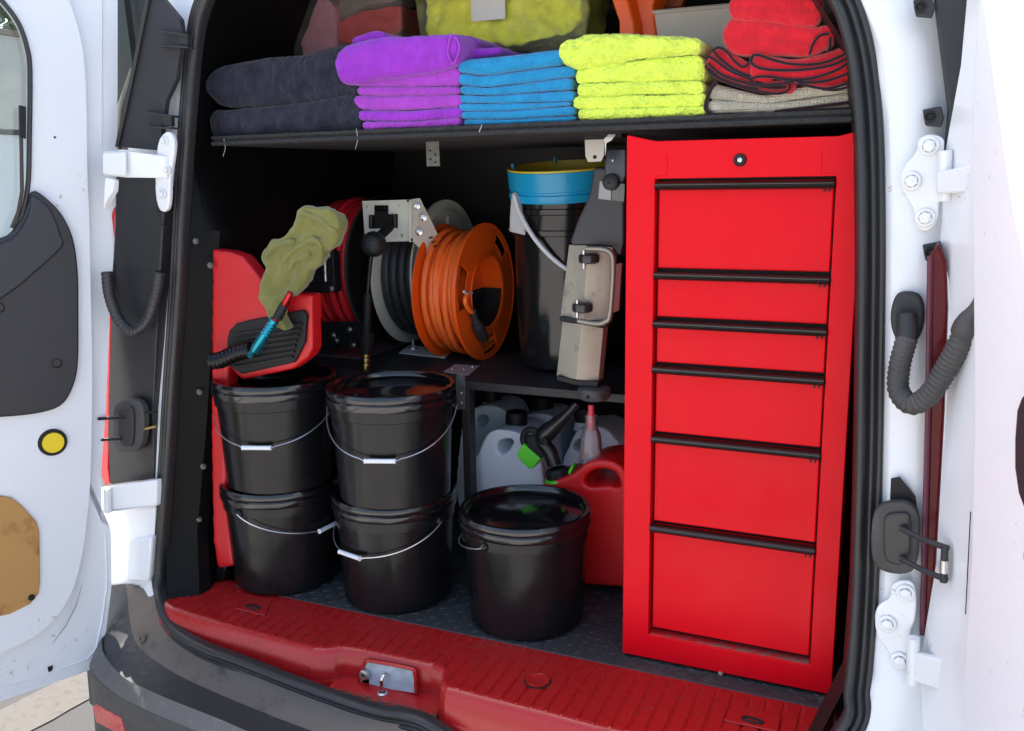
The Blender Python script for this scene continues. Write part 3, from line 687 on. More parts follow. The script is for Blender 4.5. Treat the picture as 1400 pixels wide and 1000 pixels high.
# vertical flange lines on the door's edge, seam along the bottom
MB().tube([DL(139, -20, -.006), DL(139, 200, -.006)], .0014, 6).build('edge_seam', white_in, ld)
MB().tube([DL(u, v, -.0075) for u, v in ((144, 730), (146, 800), (139, 852), (131, 888), (118, 902), (60, 922), (0, 940), (-200, 1005))], .0022, 6).build('hem_bead', white_in, ld)
MB().prism([DL(u, v, -.006) for u, v in ((65, 912), (72, 910), (72, 915), (70, 918), (66, 919))], nL*.0008).build('drain_notch', black_mt, ld, smooth=False)
# crease in the lower pan, drawn as a thin grey line
MB().tube([DL(u, v, .0125) for u, v in ((112, 800), (104, 828), (90, 856), (72, 880))], [.0006, .0014, .0014, .0006], 6).build('pan_crease', mat('crease_grey', (.30, .31, .34), .5), ld)
st_ = MB().prism([P(143, 243, y=-.11), P(157, 246, y=-.1), P(156, 262, y=-.1), P(146, 276, y=-.11), P(141, 288, y=-.11)], (.002, .01, 0)).build('hinge_shoulder', white, ld, bevel=.002)

# ---- right rear door
HR = P(1300, 500, y=-.10); ar = R_(22)
dR = Vector((math.sin(ar), -math.cos(ar), 0)); nR = Vector((-math.cos(ar), -math.sin(ar), 0))
def DR(u, v, o=0): return PP(u, v, HR+nR*o, nR)
rd = bpy.data.objects.new('right_rear_door', None); COL.objects.link(rd); rd.parent = van
def along(v0, t, o=0):   # a point t metres from the hinge edge at the height seen at row v0
    b = DR(1300, v0, 0); return b+dR*t+nR*o
zt, zb = 1.25, -.20
e_ = [(1322, -20), (1312, 90), (1292, 200), (1290, 212), (1284, 330), (1296, 385), (1298, 430), (1290, 600), (1280, 760), (1262, 870), (1240, 1010)]
edge = [DR(u, v, 0) for u, v in e_]
# outer skin edge + inner pan (solid, .03 thick)
poly = [q for q in edge]; zlo = poly[-1].z-.12
base = HR+dR*.72
poly = [HR+dR*((q-HR).dot(dR))+Vector((0, 0, q.z-HR.z)) for q in poly]
poly = [Vector((poly[0].x, poly[0].y, zt))]+poly+[Vector((poly[-1].x, poly[-1].y, zlo)), Vector((base.x, base.y, zlo)), Vector((base.x, base.y, .55)), Vector((base.x, base.y, zt))]
MB().prism(poly, -nR*.03).build('door_panel', white, rd, bevel=.004, smooth=False)
e2_ = [(1338, -20), (1330, 120), (1327, 240), (1330, 400), (1331, 560), (1327, 760), (1318, 900), (1312, 1010)]
p2 = [DR(u, v, .015) for u, v in e2_]
p2 = [Vector((p2[0].x, p2[0].y, 1.2))]+p2+[Vector((p2[-1].x, p2[-1].y, zlo+.05)), Vector((base.x, base.y, zlo+.05))+nR*.015-dR*.03, Vector((base.x, base.y, 1.2))+nR*.015-dR*.03]
MB().prism(p2, -nR*.012).build('inner_pan', white_in, rd, bevel=.004, segs=3, smooth=False)
tp = [(1396, 538), (1388, 560), (1385, 600), (1385, 640), (1390, 675), (1400, 702)]
t2 = [DR(u, v, .028) for u, v in tp]
t2 = t2+[t2[-1]+dR*.35, t2[0]+dR*.35]
MB().prism(t2, -nR*.012).build('door_trim', MATS['charcoal_door_trim'], rd, bevel=.006, segs=3, smooth=False)
MB().tube([DR(1327, 700, .004), DR(1320, 840, .004)], .0007, 6).build('edge_seam', black_mt, rd)

# ============================================================ SHELVING
su = thing('shelf_unit', 'black board shelving with a carpeted top shelf and a lower shelf inside the van', 'shelf', (-.3, .3, 0))
ZS = .945
MB().box((-.80, .04, .927), (.400, .78, ZS)).build('top_shelf', carpet, su, smooth=False, bevel=.002)
MB().tube([(-.80, .038, .942), (.400, .038, .942)], .0035, 8).build('carpet_edge', carpet, su)
MB().tube([(-.80, .037, .931), (.400, .037, .931)], .0045, 8).build('carpet_edge', carpet, su)
ZM = .4285
MB().box((-.93, .27, ZM-.018), (.05, .80, ZM)).build('middle_shelf', blk_board, su, smooth=False, bevel=.0015)
MB().box((-.380, .272, 0.001), (-.362, .300, ZM-.0185)).build('divider', blk_board, su, smooth=False, bevel=.001)
MB().box((-.93, .785, 0.001), (.05, .80, ZM-.0185)).build('back_board', blk_board, su, smooth=False)
# steel corner bracket
br = MB(); bx = -.385
br.prism([P(606, 508, z=ZM+.003), P(640, 513, z=ZM+.003), P(656, 500, z=ZM+.003), P(622, 498, z=ZM+.003)], (0, 0, -.002))
bo = br.build('corner_bracket', mat('brushed_zinc', (.55, .56, .58), .5, .6), su, bevel=.0006, smooth=False)
MB().prism([P(624, 512, y=.268), P(636, 513, y=.268), P(636, 560, y=.268), P(625, 560, y=.268)], (0, -.002, 0)).build('bracket_leg', steel, bo, smooth=False)
for (u, v) in ((618, 505), (634, 505), (646, 502)):
    q = P(u, v, z=ZM+.003); MB().lathe([(.0035, 0), (.003, .002), (0, .0025)], q, (0, 0, 1), 12).build('rivet', steel, bo)
for v in (538, 551):
    MB().lathe([(.0035, 0), (.003, .002), (0, .0025)], P(630, v, y=.266), (0, -1, 0), 12).build('rivet', steel, bo)
# perforated bracket under the top shelf
pb = MB().box(P(583, 228, y=.20), P(600, 190, y=.20)+Vector((0, .003, 0))).build('hanging_bracket', mat('dull_steel', (.16, .16, .15), .45, .8, var=.2, vscale=80), su, smooth=False, bevel=.001)
for (u, v) in ((588, 206), (588, 218), (595, 212), (595, 222)):
    MB().lathe([(.002, 0), (.0018, .001), (0, .001)], P(u, v, y=.199), (0, -1, 0), 8).build('bracket_hole', black_mt, pb)
# clip plate by the cabinet
cp_ = MB().prism([P(u, v, y=.15) for u, v in ((799, 191), (827, 190), (826, 212), (822, 221), (804, 222), (800, 214))], (0, .003, 0)).build('hanging_plate', mat('satin_steel', (.45, .42, .38), .4, .7), su, bevel=.001, smooth=False)
MB().lathe([(.0035, 0), (.003, .001), (0, .001)], P(813, 215, y=.149), (0, -1, 0), 12).build('plate_hole', black_mt, cp_)
MB().box(P(797, 190, y=.14), P(850, 180, y=.14)+Vector((0, .05, 0))).build('latch_rail', black_mt, su, smooth=False, bevel=.002)
MB().prism([P(u, v, y=.135) for u, v in ((828, 214), (829, 196), (836, 192), (842, 184), (832, 184), (826, 190))], (0, .004, 0)).build('latch_clip', chrome, su, smooth=False)
# loose threads hanging from the shelf
for (u, v0, v1) in ((306, 190, 214), (487, 176, 204)):
    MB().tube(spline([P(u, v0, y=.034), P(u+2, (v0+v1)/2, y=.034), P(u-1, v1, y=.034)], 4), .0004, 4).build('thread', mat('white_thread', (.6, .6, .6), .8), su)
MB().tube(spline([P(655, 181, y=.033), P(657, 176, y=.031), P(659, 171, y=.034)], 3), .0006, 4).build('thread', MATS['white_thread'], su)

# ============================================================ RED CABINET
CX, CY, CW, CH = .059, .032, .360, .909
cab = thing('tool_cabinet', 'tall glossy red steel tool cabinet with six drawers and black rail handles', 'cabinet', (CX, CY, .005))
Z = lambda v, u=1015: P(u, v, y=CY).z
X = lambda u, v: P(u, v, y=CY).x
MB().box((CX+.002, CY+.03, .006), (CX+CW-.002, CY+.46, CH-.03)).build('carcass', red_cab, cab, smooth=False, bevel=.003)
xi0, xi1 = CX+.0475, CX+CW-.036
zt_, zb_ = Z(243), Z(884)
zt2 = CH+.010
fx = [CX, xi0, xi1, CX+CW]; fz = [.006, zb_-.012, zt_, None]; tops = [zt2, zt2-.011, zt2-.012, zt2-.004]
ff = MB(); fvv = []
for dy in (0, .03):
    for r in range(4):
        for c in range(4): fvv.append((fx[c], CY+dy, tops[c] if r == 3 else fz[r]))
cells = [(r, c) for r in range(3) for c in range(3) if (r, c) != (1, 1)]; fc_ = []
ix = lambda r, c, k: k*16+r*4+c
for r, c in cells:
    for k in (0, 1): fc_.append((ix(r, c, k), ix(r, c+1, k), ix(r+1, c+1, k), ix(r+1, c, k)))
def wallq(a, b): fc_.append((ix(*a, 0), ix(*b, 0), ix(*b, 1), ix(*a, 1)))
for c in range(3): wallq((0, c), (0, c+1)); wallq((3, c), (3, c+1))
for r in range(3): wallq((r, 0), (r+1, 0)); wallq((r, 3), (r+1, 3))
wallq((1, 1), (1, 2)); wallq((2, 1), (2, 2)); wallq((1, 1), (2, 1)); wallq((1, 2), (2, 2))
ff.add(fvv, fc_).build('face_frame', red_cab, cab, bevel=.0015, smooth=False)
MB().box((CX+.004, CY+.05, CH-.035), (CX+CW-.004, CY+.30, CH-.028)).build('top_tray', red_cab, cab, smooth=False)
# welded corner gussets: thin raised lines
for (xa, xb) in ((xi0-.002, xi0+.020), (xi1+.002, xi1-.022)):
    pts = [(xb, CY-.0004, zt2-.030), (xb, CY-.0004, zt_+.006), (xa, CY-.0004, zt_+.004)]
    MB().tube(pts, .0005, 6).build('gusset_line', red_cab, cab)
q = P(1012, 219, y=CY)
lk = MB().lathe([(0, .003), (.0045, .003), (.0048, .0055), (.0085, .0055), (.0098, .003), (.0098, 0)], q, (0, -1, 0), 32).build('lock', black_mt, cab)
MB().lathe([(0, .002), (.0036, .0015), (.0042, 0)], q+Vector((0, -.003, 0)), (0, -1, 0), 16).build('keyhole', steel, lk)
hv = [254, 381, 450, 515, 614, 741]      # handle rows
brk = MB().box((xi0-.001, CY+.026, zb_-.012), (xi1+.001, CY+.029, zt_+.002)).build('drawer_shadow_gap', mat('black_gap', (.01, .002, .002), .6), cab, smooth=False)
for k, v in enumerate(hv):
    zh = Z(v); ztop = zh+.0085 if k else zt_-.001
    znx = (Z(hv[k+1])+.0125) if k < 5 else zb_+.0
    dr = MB().box((xi0+.0045, CY+.009, znx), (xi1-.0035, CY+.024, ztop-.004)).build('drawer', red_cab, cab, bevel=.002, smooth=False)
    hh = .0062
    # rolled rail handle: rounded front, lip on top
    prof = [(CY+.010, zh+hh), (CY+.002, zh+hh*1.05), (CY-.004, zh+hh*.7), (CY-.0065, zh), (CY-.004, zh-hh*.7), (CY+.002, zh-hh), (CY+.0085, zh-hh)]
    hd = MB().prism([(xi0+.001, a, b) for a, b in prof], (xi1-xi0-.003, 0, 0)).build('handle', mat('black_handle', (.012, .011, .009), .26), dr, smooth=True, angle=50)
    MB().tube([(xi0+.002, CY-.0062, zh+.0025), (xi1-.002, CY-.0062, zh+.0025)], .0008, 6).build('handle_ridge', mat('olive_trim', (.06, .055, .035), .3), dr)
    for dx in (.010, .017):
        MB().box((xi1-dx, CY-.002, zh-hh-.004), (xi1-dx+.0025, CY+.004, zh-hh+.001)).build('handle_clip', black_mt, dr, smooth=False)
MB().lathe([(0, .0004), (.003, .0004), (.0042, 0)], P(985, 921, y=CY), (.2, -1, 0), 7).build('paint_chip', mat('primer_chip', (.5, .32, .2), .7), cab, smooth=False)
MB().box((xi0+.002, CY+.003, zb_-.0125), (xi1-.002, CY+.024, zb_-.0095)).build('bottom_lip', specks('dusty_red', (.55, .01, .015), (.25, .10, .08), .5, 80, .62), cab, smooth=False)

# ============================================================ PAILS
def pail(loc, cam_off, ears, label, seed, grip=True, drop=.078):
    x, y, z = loc
    t = thing('pail', label, 'bucket', loc, 'black lidded pails on the van floor')
    rb, r = .1125, .13; c = Vector(loc)
    MB().lathe([(0, .002), (rb-.004, .002), (rb, .006), (rb+.0065, .150), (.1205, .176), (.1245, .178), (.1250, .190), (.1245, .202), (.12, .204)], c, (0, 0, 1), 72).build('body', black_pl, t, angle=35)
    MB().lathe([(.1215, .198), (.1288, .199), (.1300, .203), (.1298, .211), (.1275, .2135), (.1290, .216), (.1288, .224), (.1262, .2290), (.1190, .2290), (.1165, .2265), (.1150, .2190), (.1120, .2165), (.095, .2165), (.093, .2175), (.0, .2172)], c, (0, 0, 1), 96).build('lid', black_lid, t, angle=35)
    phc = math.atan2(CP.y-y, CP.x-x)
    mid = phc-R_(cam_off)                       # direction of the bail's middle
    R0 = .131; pts = []
    n = 40
    for i in range(n+1):
        s = i/n; a = mid-math.pi/2+math.pi*s
        q = math.sin(math.pi*s)
        zz = .186-drop*(q**.75 if q > 0 else 0)
        rr = R0-.006*min(1, (.186-zz)/.05)+.004*q
        rr = max(rr, .1255)
        pts.append(c+Vector((rr*math.cos(a), rr*math.sin(a), zz)))
    # straighten where the grip sits
    g = .030
    m_ = pts[n//2]; tan = Vector((-math.sin(mid), math.cos(mid), 0))
    A = m_-tan*g+Vector((0, 0, 0)); Bq = m_+tan*g
    pts2 = [p for p in pts[:n//2] if (p-m_).dot(tan) < -g-.006]+[A, Bq]+[p for p in pts[n//2:] if (p-m_).dot(tan) > g+.006]
    bw = MB().tube(pts2, .0012, 7).build('bail', mat('bail_wire', (.70, .70, .72), .3, .9), t)
    if grip:
        gp = [A.lerp(Bq, k/14) for k in range(15)]
        MB().tube(gp, [.0052]+[.0046 if k % 2 else .0043 for k in range(13)]+[.0052], 14).build('grip', grip_w, bw)
    for a in (mid-math.pi/2, mid+math.pi/2):
        e = c+Vector((.1235*math.cos(a), .1235*math.sin(a), .186))
        MB().lathe([(.009, 0), (.009, .004), (.006, .0075), (0, .008)], e, (math.cos(a), math.sin(a), 0), 16).build('ear', black_pl, t)
    return t
HB = .229
pail((-.731, .088, 0), -45, 0, 'black lidded pail with white grip at the bottom of the stack beside the left wall', 1, drop=.05)
pail((-.717, .074, HB), 20, 0, 'black lidded pail on top of the stack beside the left wall, under the hanging glove', 2)
pail((-.459, .110, 0), 46, 0, 'black lidded pail under another in the middle stack, white grip turned left', 3, drop=.06)
pail((-.441, .087, HB), 12, 0, 'black lidded pail on top of the middle stack, white grip hanging centred', 4)
pail((-.164, .112, .001), 128, 0, 'single black lidded pail standing alone in front of the red fuel can', 5, grip=False, drop=.03)

# ============================================================ LEFT MACHINE (red washer)
mc = thing('pressure_washer', 'red plastic pressure washer housing with black vent grille by the left wall', 'pressure washer', (-.8, .15, 0))
puffy('shell', [(290, 341), (312, 344), (330, 350), (345, 368), (357, 383), (375, 397), (392, 402), (426, 402), (427, 478), (420, 490), (400, 505), (330, 520), (312, 500), (308, 600), (308, 660), (318, 760), (320, 774), (297, 778), (291, 740), (288, 600), (289, 450)], -.002, .035,
      mat('red_shell_plastic', (.55, .008, .012), .35, bump=.1, bscale=120, rvar=.15), mc, voxel=.004, it=5)
gr = MB().prism([P(u, v, y=-.010) for u, v in ((311, 500), (310, 466), (313, 452), (322, 443), (340, 438), (414, 424), (419, 432), (416, 468), (402, 496), (330, 512))], (0, .03, 0)).build('vent_grille', black_mt, mc, bevel=.003, smooth=False)
for k in range(7):
    v0 = 456+7.5*k
    MB().prism([P(320-.3*k, v0, y=-.016), P(411-2*k, v0-14, y=-.016), P(411-2*k, v0-10.5, y=-.016), P(320-.3*k, v0+3.5, y=-.016)], (0, .01, 0)).build('vent_slat', black_tr, gr, bevel=.001, smooth=False)
MB().prism([P(u, v, y=.0) for u, v in ((296, 772), (309, 775), (305, 792), (297, 797), (293, 790))], (0, .04, 0)).build('foot', black_pl, mc, bevel=.003)

# ridged black hose end lying on the machine
hz = corrugated([(289, 494, -.038), (300, 493, -.038), (312, 488, -.038), (326, 482, -.036), (344, 478, -.034)], .0135, 'ribbed_hose', black_pl, None, 11, .28)
tag(hz, 'short ribbed black hose end lying above the left stack of pails', 'hose')

# nozzle
nz_ = thing('spray_nozzle', 'teal and red metal spray nozzle pointing down below the olive glove', 'nozzle', tuple(P(342, 487, y=-.078)))
def seg(u0, v0, u1, v1, y, r0, r1, name, m, par, n=16, extra=None):
    a, b = P(u0, v0, y=y), P(u1, v1, y=y); ax = (b-a); L = ax.length
    prof = [(0, 0), (r0*.85, 0), (r0, L*.06), (r1, L*.94), (r1*.85, L), (0, L)] if not extra else extra(L)
    return MB().lathe(prof, a, ax, n).build(name, m, par)
Y0 = -.078
seg(397, 400, 389, 418, Y0, .006, .007, 'coupling', red_m, nz_)
seg(389, 416, 379, 436, Y0, .0085, .009, 'knurled_nut', black_mt, nz_)
seg(380, 433, 373, 443, Y0, .008, .006, 'red_collar', red_m, nz_)
seg(376, 437, 348, 480, Y0, 0, 0, 'barrel', teal_m, nz_, 24, lambda L: [(0, 0), (.0085, 0), (.0095, L*.05)]+[q for k in range(4) for q in ((.0095, L*(.1+.09*k)), (.0080, L*(.12+.09*k)), (.0080, L*(.145+.09*k)), (.0095, L*(.165+.09*k)))]+[(.0098, L*.6), (.0102, L*.92), (.0085, L), (0, L)])
seg(350, 477, 344, 483, Y0, .005, .004, 'tip_neck', teal_m, nz_)
seg(345, 482, 341, 488, Y0, .0062, .0058, 'tip', teal_m, nz_, 6)

# glove
gl = puffy('wash_mitt', [(403, 293), (408, 286), (420, 285), (438, 287), (458, 293), (463, 306), (460, 322), (455, 336), (443, 340), (438, 350), (436, 362), (421, 368), (418, 380), (410, 392), (398, 402), (387, 410), (380, 432), (391, 450), (380, 446), (368, 434), (361, 422), (355, 405), (357, 385), (364, 366), (357, 355), (358, 344), (368, 333), (389, 325), (396, 316), (403, 308)],
           -.040, .026, c_olive, None, voxel=.0022, it=5, lump=.003, lscale=38, ridge=.005, sp=3)
tag(gl, 'crumpled olive green wash mitt draped over the red hose reel', 'mitt')
for px in (((410, 290), (425, 296), (440, 302), (450, 312), (461, 318)), ((385, 362), (396, 348), (412, 336), (428, 328), (438, 334), (440, 345)), ((396, 372), (402, 358), (418, 350), (425, 342)), ((362, 352), (376, 338), (392, 332), (404, 330))):
    MB().tube(spline([P(u, v, y=-.043) for u, v in px], 5), [.0008, .003]+[.0052]*(len(px)*5-8)+[.003, .0008], 10).build('cloth_fold', c_olive, gl)
# support under the mitt: reel bracket arm
# ============================================================ REELS
def disc_x(x, th, r, prof_in=.0, c=None, m=None, name='flange', par=None, n=72, lip=.004, hub=0):
    return MB().lathe([(hub, 0), (r-.008, 0), (r-.004, -lip), (r, -lip*.4), (r, th+lip*.4), (r-.004, th+lip), (r-.008, th), (hub, th)], (x, c.y, c.z), (1, 0, 0), n, closed=True).build(name, m, par, angle=40)
def coils(x0, x1, cy, cz, rc, rh, m, par, name, loops, jit=.0, n=60):
    for k in range(loops):
        t = k/(max(1, loops-1)); x = x0+rh+(x1-x0-2*rh)*t
        ph = random.random()*6
        pts = []
        for i in range(n+1):
            a = 2*math.pi*i/n
            dr = jit*math.sin(a+ph)+jit*.5*math.sin(2*a+ph*1.7)
            pts.append((x+jit*math.sin(a*1.0+ph*2), cy+(rc+dr)*math.cos(a), cz+(rc+dr)*math.sin(a)))
        MB().tube(pts, rh, 10, False).build(name, m, par)
# red hose reel
cr = Vector((-.800, .57, ZM+.208)); 
rr_ = thing('red_hose_reel', 'black flanged reel wound with red hose, farthest left on the low shelf', 'hose reel', (cr.x, cr.y, ZM))
disc_x(-.870, .004, .20, c=cr, m=black_tr, par=rr_)
disc_x(-.746, .004, .178, c=cr, m=black_tr, par=rr_)
MB().tube([(-.868, cr.y, cr.z), (-.748, cr.y, cr.z)], .05, 24).build('drum', black_tr, rr_)
coils(-.866, -.748, cr.y, cr.z, .163, .0100, red_hose, rr_, 'hose_loop', 6, .003)
coils(-.860, -.755, cr.y, cr.z, .140, .0095, red_hose, rr_, 'hose_loop', 4, .002)
MB().lathe([(.1785, 0), (.1805, .001), (.1805, .003), (.1785, .004)], (-.7455, cr.y, cr.z), (1, 0, 0), 72).build('flange_rim', mat('dark_steel_rim', (.15, .16, .20), .3, .7), rr_)
# its bracket below the mitt
bk_ = MB().prism([P(u, v, y=.36) for u, v in ((418, 365), (455, 343), (458, 400), (418, 402), (408, 396))], (0, .03, 0)).build('swivel_bracket', black_mt, rr_, bevel=.004)
for (u, v) in ((449, 350), (453, 395), (443, 358)):
    hexbolt(P(u, v, y=.358), (0, -1, 0), .005, .006).build('bolt', steel, bk_)
MB().tube([P(444, 356, y=.355), P(445, 385, y=.355)], .005, 10).build('roller', steel, bk_)
rbp = MB().box((-.90, .40, ZM+.0005), (-.72, .70, ZM+.004)).build('base_plate', steel, rr_, smooth=False)
MB().prism([P(u, v, y=.40) for u, v in ((441, 440), (497, 440), (500, 468), (448, 478), (441, 474))], (0, .006, 0)).build('base_bracket', black_mt, rr_, smooth=False, bevel=.002)
for (u, v) in ((456, 459), (478, 451), (460, 466), (483, 472)):
    hexbolt(P(u, v, y=.397), (0, -1, 0), .005, .006).build('bolt', steel, rr_)
# cream reel
cw = Vector((-.62, .61, ZM+.193))
wr = thing('cream_hose_reel', 'cream steel reel wound with black hose, between the red and orange reels', 'hose reel', (cw.x, cw.y, ZM))
def dish(x, s, name):
    return MB().lathe([(.03, 0), (.085, s*.002), (.09, s*.006), (.155, s*.008), (.162, s*.002), (.176, s*.002), (.182, s*.006), (.182, s*.001), (.177, -s*.001), (.03, -s*.002)], (x, cw.y, cw.z), (1, 0, 0), 80, True).build(name, cream, wr, angle=40)
dish(-.692, -1, 'flange'); f2_ = dish(-.590, 1, 'flange')
for k in range(6):
    a = k*math.pi/3+math.pi/2
    MB().tube([(-.582, cw.y+.095*math.cos(a), cw.z+.095*math.sin(a)), (-.580, cw.y+.15*math.cos(a), cw.z+.14*math.sin(a))], .004, 6).build('flange_rib', cream, f2_)
MB().tube([(-.689, cw.y, cw.z), (-.575, cw.y, cw.z)], .06, 32).build('drum', black_mt, wr)
coils(-.686, -.597, cw.y, cw.z, .148, .0115, grey_hose, wr, 'hose_loop', 4, .001)
# hose guide box (front plate with roller window) and arm
YF = .38
fp = [P(u, v, y=YF) for u, v in ((495, 275), (559, 273), (561, 330), (499, 332))]
fpl = MB().prism(fp, (0, .003, 0)).build('guide_plate', cream, wr, bevel=.0008, smooth=False)
MB().prism([P(558, 273, y=YF-.001), P(572, 271, y=YF+.0), P(606, 340, y=YF+.10), P(604, 370, y=YF+.10), P(563, 330, y=YF-.001)], (.003, .004, 0)).build('guide_arm', cream, wr, bevel=.002)
MB().tube([P(561, 274, y=YF-.004), P(561, 331, y=YF-.004)], .0035, 8).build('arm_edge', cream, wr)
for (u, v) in ((502, 283), (546, 281), (550, 322)):
    MB().lathe([(.0032, 0), (.003, .0015), (0, .002)], P(u, v, y=YF), (0, -1, 0), 12).build('rivet', steel, fpl)
for (u, v) in ((570, 282), (579, 298), (573, 318)):
    hexbolt(P(u, v, y=YF+.0), (.2, -1, 0), .005, .004).build('rivet', chrome, fpl)
for (u, v) in ((558, 275), (563, 328)):
    MB().lathe([(.003, 0), (.003, .001), (0, .001)], P(u, v, y=YF-.005), (0, -1, 0), 12).build('plate_hole', black_mt, fpl)
MB().prism([P(u, v, y=YF-.001) for u, v in ((512, 281), (531, 281), (531, 293), (544, 293), (544, 312), (505, 313), (505, 294), (512, 294))], (0, -.001, 0)).build('roller_window', mat('roller_void', (.004, .004, .004), .8), fpl, smooth=False)
for (a, b) in (((508, 295), (508, 312)), ((540, 294), (540, 311)), ((514, 285), (528, 285))):
    MB().tube([P(*a, y=YF-.004), P(*b, y=YF-.004)], .0065, 14).build('roller', black_pl, fpl)
# lettering strokes on the arm, partly hidden
for k, (u, v) in enumerate(((588, 325), (591, 331), (594, 337))):
    MB().prism([P(u-2, v, y=.405), P(u+3, v-2, y=.405), P(u+4, v, y=.405), P(u-1, v+2, y=.405)], (0, .001, 0)).build('arm_lettering', black_mt, wr, smooth=False)
# base feet with bolts
bs = MB().prism([P(u, v, z=ZM+.004) for u, v in ((545, 482), (560, 472), (620, 478), (608, 489))], (0, 0, -.003)).build('base_plate', cream, wr, bevel=.001, smooth=False)
for (u, v) in ((565, 477), (598, 484)):
    q = P(u, v, z=ZM+.004); hexbolt(q, (0, 0, 1), .008, .010).build('base_nut', steel, bs)
    MB().tube([q, q+Vector((0, 0, .024))], .0042, 10).build('base_stud', steel, bs)
# hose stop ball + spray wand hanging from the guide
wd_ = thing('wand_with_ball_stop', 'black spray wand with ribbed ball stop and brass fitting hanging from the cream reel', 'spray wand', tuple(P(510, 470, y=.30)))
YW = .29
cb_ = P(511, 334, y=YW); R_b = .0285
pb_ = []
for i in range(41):
    a = math.pi*i/40; rr2 = R_b*math.sin(a)*(1+.012*math.sin(i*math.pi)) - (.0006 if i % 2 else 0)
    pb_.append((max(0, rr2), -R_b*math.cos(a)))
MB().lathe(pb_, cb_, (.1, 0, 1), 40).build('ball_stop', mat('ball_rubber', (.018, .018, .02), .45), wd_, angle=20)
MB().tube([cb_+Vector((.012, .05, .035)), cb_+Vector((.006, .02, .018)), cb_], .011, 12).build('hose_tail', black_mt, wd_)
MB().tube(spline([P(507, 350, y=YW), P(504, 380, y=YW), P(502, 408, y=YW)], 4), .0056, 12).build('lance', black_pl, wd_)
seg(503, 402, 501, 458, YW, .0095, .0100, 'sleeve', black_mt, wd_, 20)
gb = MB(); a_ = P(502, 454, y=YW); b_ = P(501, 484, y=YW)
gb.lathe([(0, 0), (.0135, 0), (.0142, .004), (.0130, (b_-a_).length-.002), (.010, (b_-a_).length), (0, (b_-a_).length)], a_, b_-a_, 28)
go = gb.build('knurled_collar', black_mt, wd_)
for k in range(20):
    an = 2*math.pi*k/20; d = Vector((math.cos(an), math.sin(an), 0))
    MB().tube([a_+d*.0140+Vector((0, 0, -.003)), b_+d*.0130+Vector((0, 0, .003))], .0011, 5).build('knurl', black_mt, go)
L_ = (P(500, 507, y=YW)-P(501, 484, y=YW)).length
MB().lathe([(0, 0), (.009, 0), (.0095, L_*.1), (.0095, L_*.2), (.0075, L_*.26), (.0095, L_*.34), (.0098, L_*.5), (.0078, L_*.56), (.0095, L_*.64), (.0090, L_*.85), (.0075, L_), (0, L_)], P(501, 484, y=YW), P(500, 507, y=YW)-P(501, 484, y=YW), 20).build('brass_fitting', brass, wd_, angle=25)

# orange cord reel
co_ = Vector((-.47, .515, ZM+.161)); RO = .160
orl = thing('orange_cord_reel', 'bright orange plastic reel wound with orange extension cord, plug hanging out', 'cord reel', (co_.x, co_.y, ZM))
xa, xb = -.545, -.432
MB().lathe([(.07, 0), (RO-.004, .000), (RO, .0015), (RO, .0035), (RO-.004, .005), (.07, .005)], (xa, co_.y, co_.z), (1, 0, 0), 96, True).build('far_flange', orange, orl)
# near flange with windows: ring sectors
nf = MB(); ri, ro_ = .082, RO; wins = [(36, 64, .105, .148), (148, 192, .105, .150), (262, 292, .105, .148)]
def ringpart(b, a0, a1, r0, r1, x0, x1, n):
    vs_ = []; fs = []
    for i in range(n+1):
        a = R_(a0+(a1-a0)*i/n)
        for (x, r) in ((x0, r0), (x1, r0), (x1, r1), (x0, r1)):
            vs_.append((x, co_.y+r*math.cos(a), co_.z+r*math.sin(a)))
    for i in range(n):
        for j in range(4): fs.append((i*4+j, i*4+(j+1) % 4, (i+1)*4+(j+1) % 4, (i+1)*4+j))
    fs += [(0, 3, 2, 1), (n*4, n*4+1, n*4+2, n*4+3)]
    b.add(vs_, fs)
ringpart(nf, 0, 360, ri, .1045, xb-.004, xb, 72); ringpart(nf, 0, 360, .1485, RO, xb-.004, xb, 72)
prev = 0
for (a0, a1, r0, r1) in wins+[(360, 360, 0, 0)]:
    if a0 > prev: ringpart(nf, prev, a0, .1045, .1485, xb-.004, xb, max(2, int((a0-prev)/5)))
    prev = a1
nfo = nf.build('near_flange', orange, orl, angle=40)
MB().lathe([(RO-.001, -.005), (RO+.0025, -.005), (RO+.0025, .0025), (RO-.003, .0025)], (xb-.001, co_.y, co_.z), (1, 0, 0), 96, True).build('flange_rim', orange, nfo)
# hub tube: orange outside, hollow, dark lower liner
MB().lathe([(.082, xa-xb), (.0825, .004), (.088, .006), (.088, .002), (.084, .001), (.084, xa-xb)], (xb, co_.y, co_.z), (1, 0, 0), 72, True).build('hub', orange, orl)
MB().lathe([(0, 0), (.0815, 0), (.0815, .003), (0, .003)], (xb-.050, co_.y, co_.z), (1, 0, 0), 60).build('hub_wall', orange, orl)
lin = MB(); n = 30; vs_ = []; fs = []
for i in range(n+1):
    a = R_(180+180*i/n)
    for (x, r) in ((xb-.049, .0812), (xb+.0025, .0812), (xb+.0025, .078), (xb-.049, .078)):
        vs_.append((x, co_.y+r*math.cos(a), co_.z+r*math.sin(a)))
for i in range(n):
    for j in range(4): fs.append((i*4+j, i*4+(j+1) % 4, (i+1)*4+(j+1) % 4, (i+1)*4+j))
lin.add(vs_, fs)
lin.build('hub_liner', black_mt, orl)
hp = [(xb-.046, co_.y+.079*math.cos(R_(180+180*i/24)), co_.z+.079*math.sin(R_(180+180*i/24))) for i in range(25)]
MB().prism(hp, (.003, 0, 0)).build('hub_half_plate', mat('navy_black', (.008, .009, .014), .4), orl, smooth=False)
coils(xa+.006, xb-.008, co_.y, co_.z, .130, .0078, orange_c, orl, 'cord_loop', 7, .004)
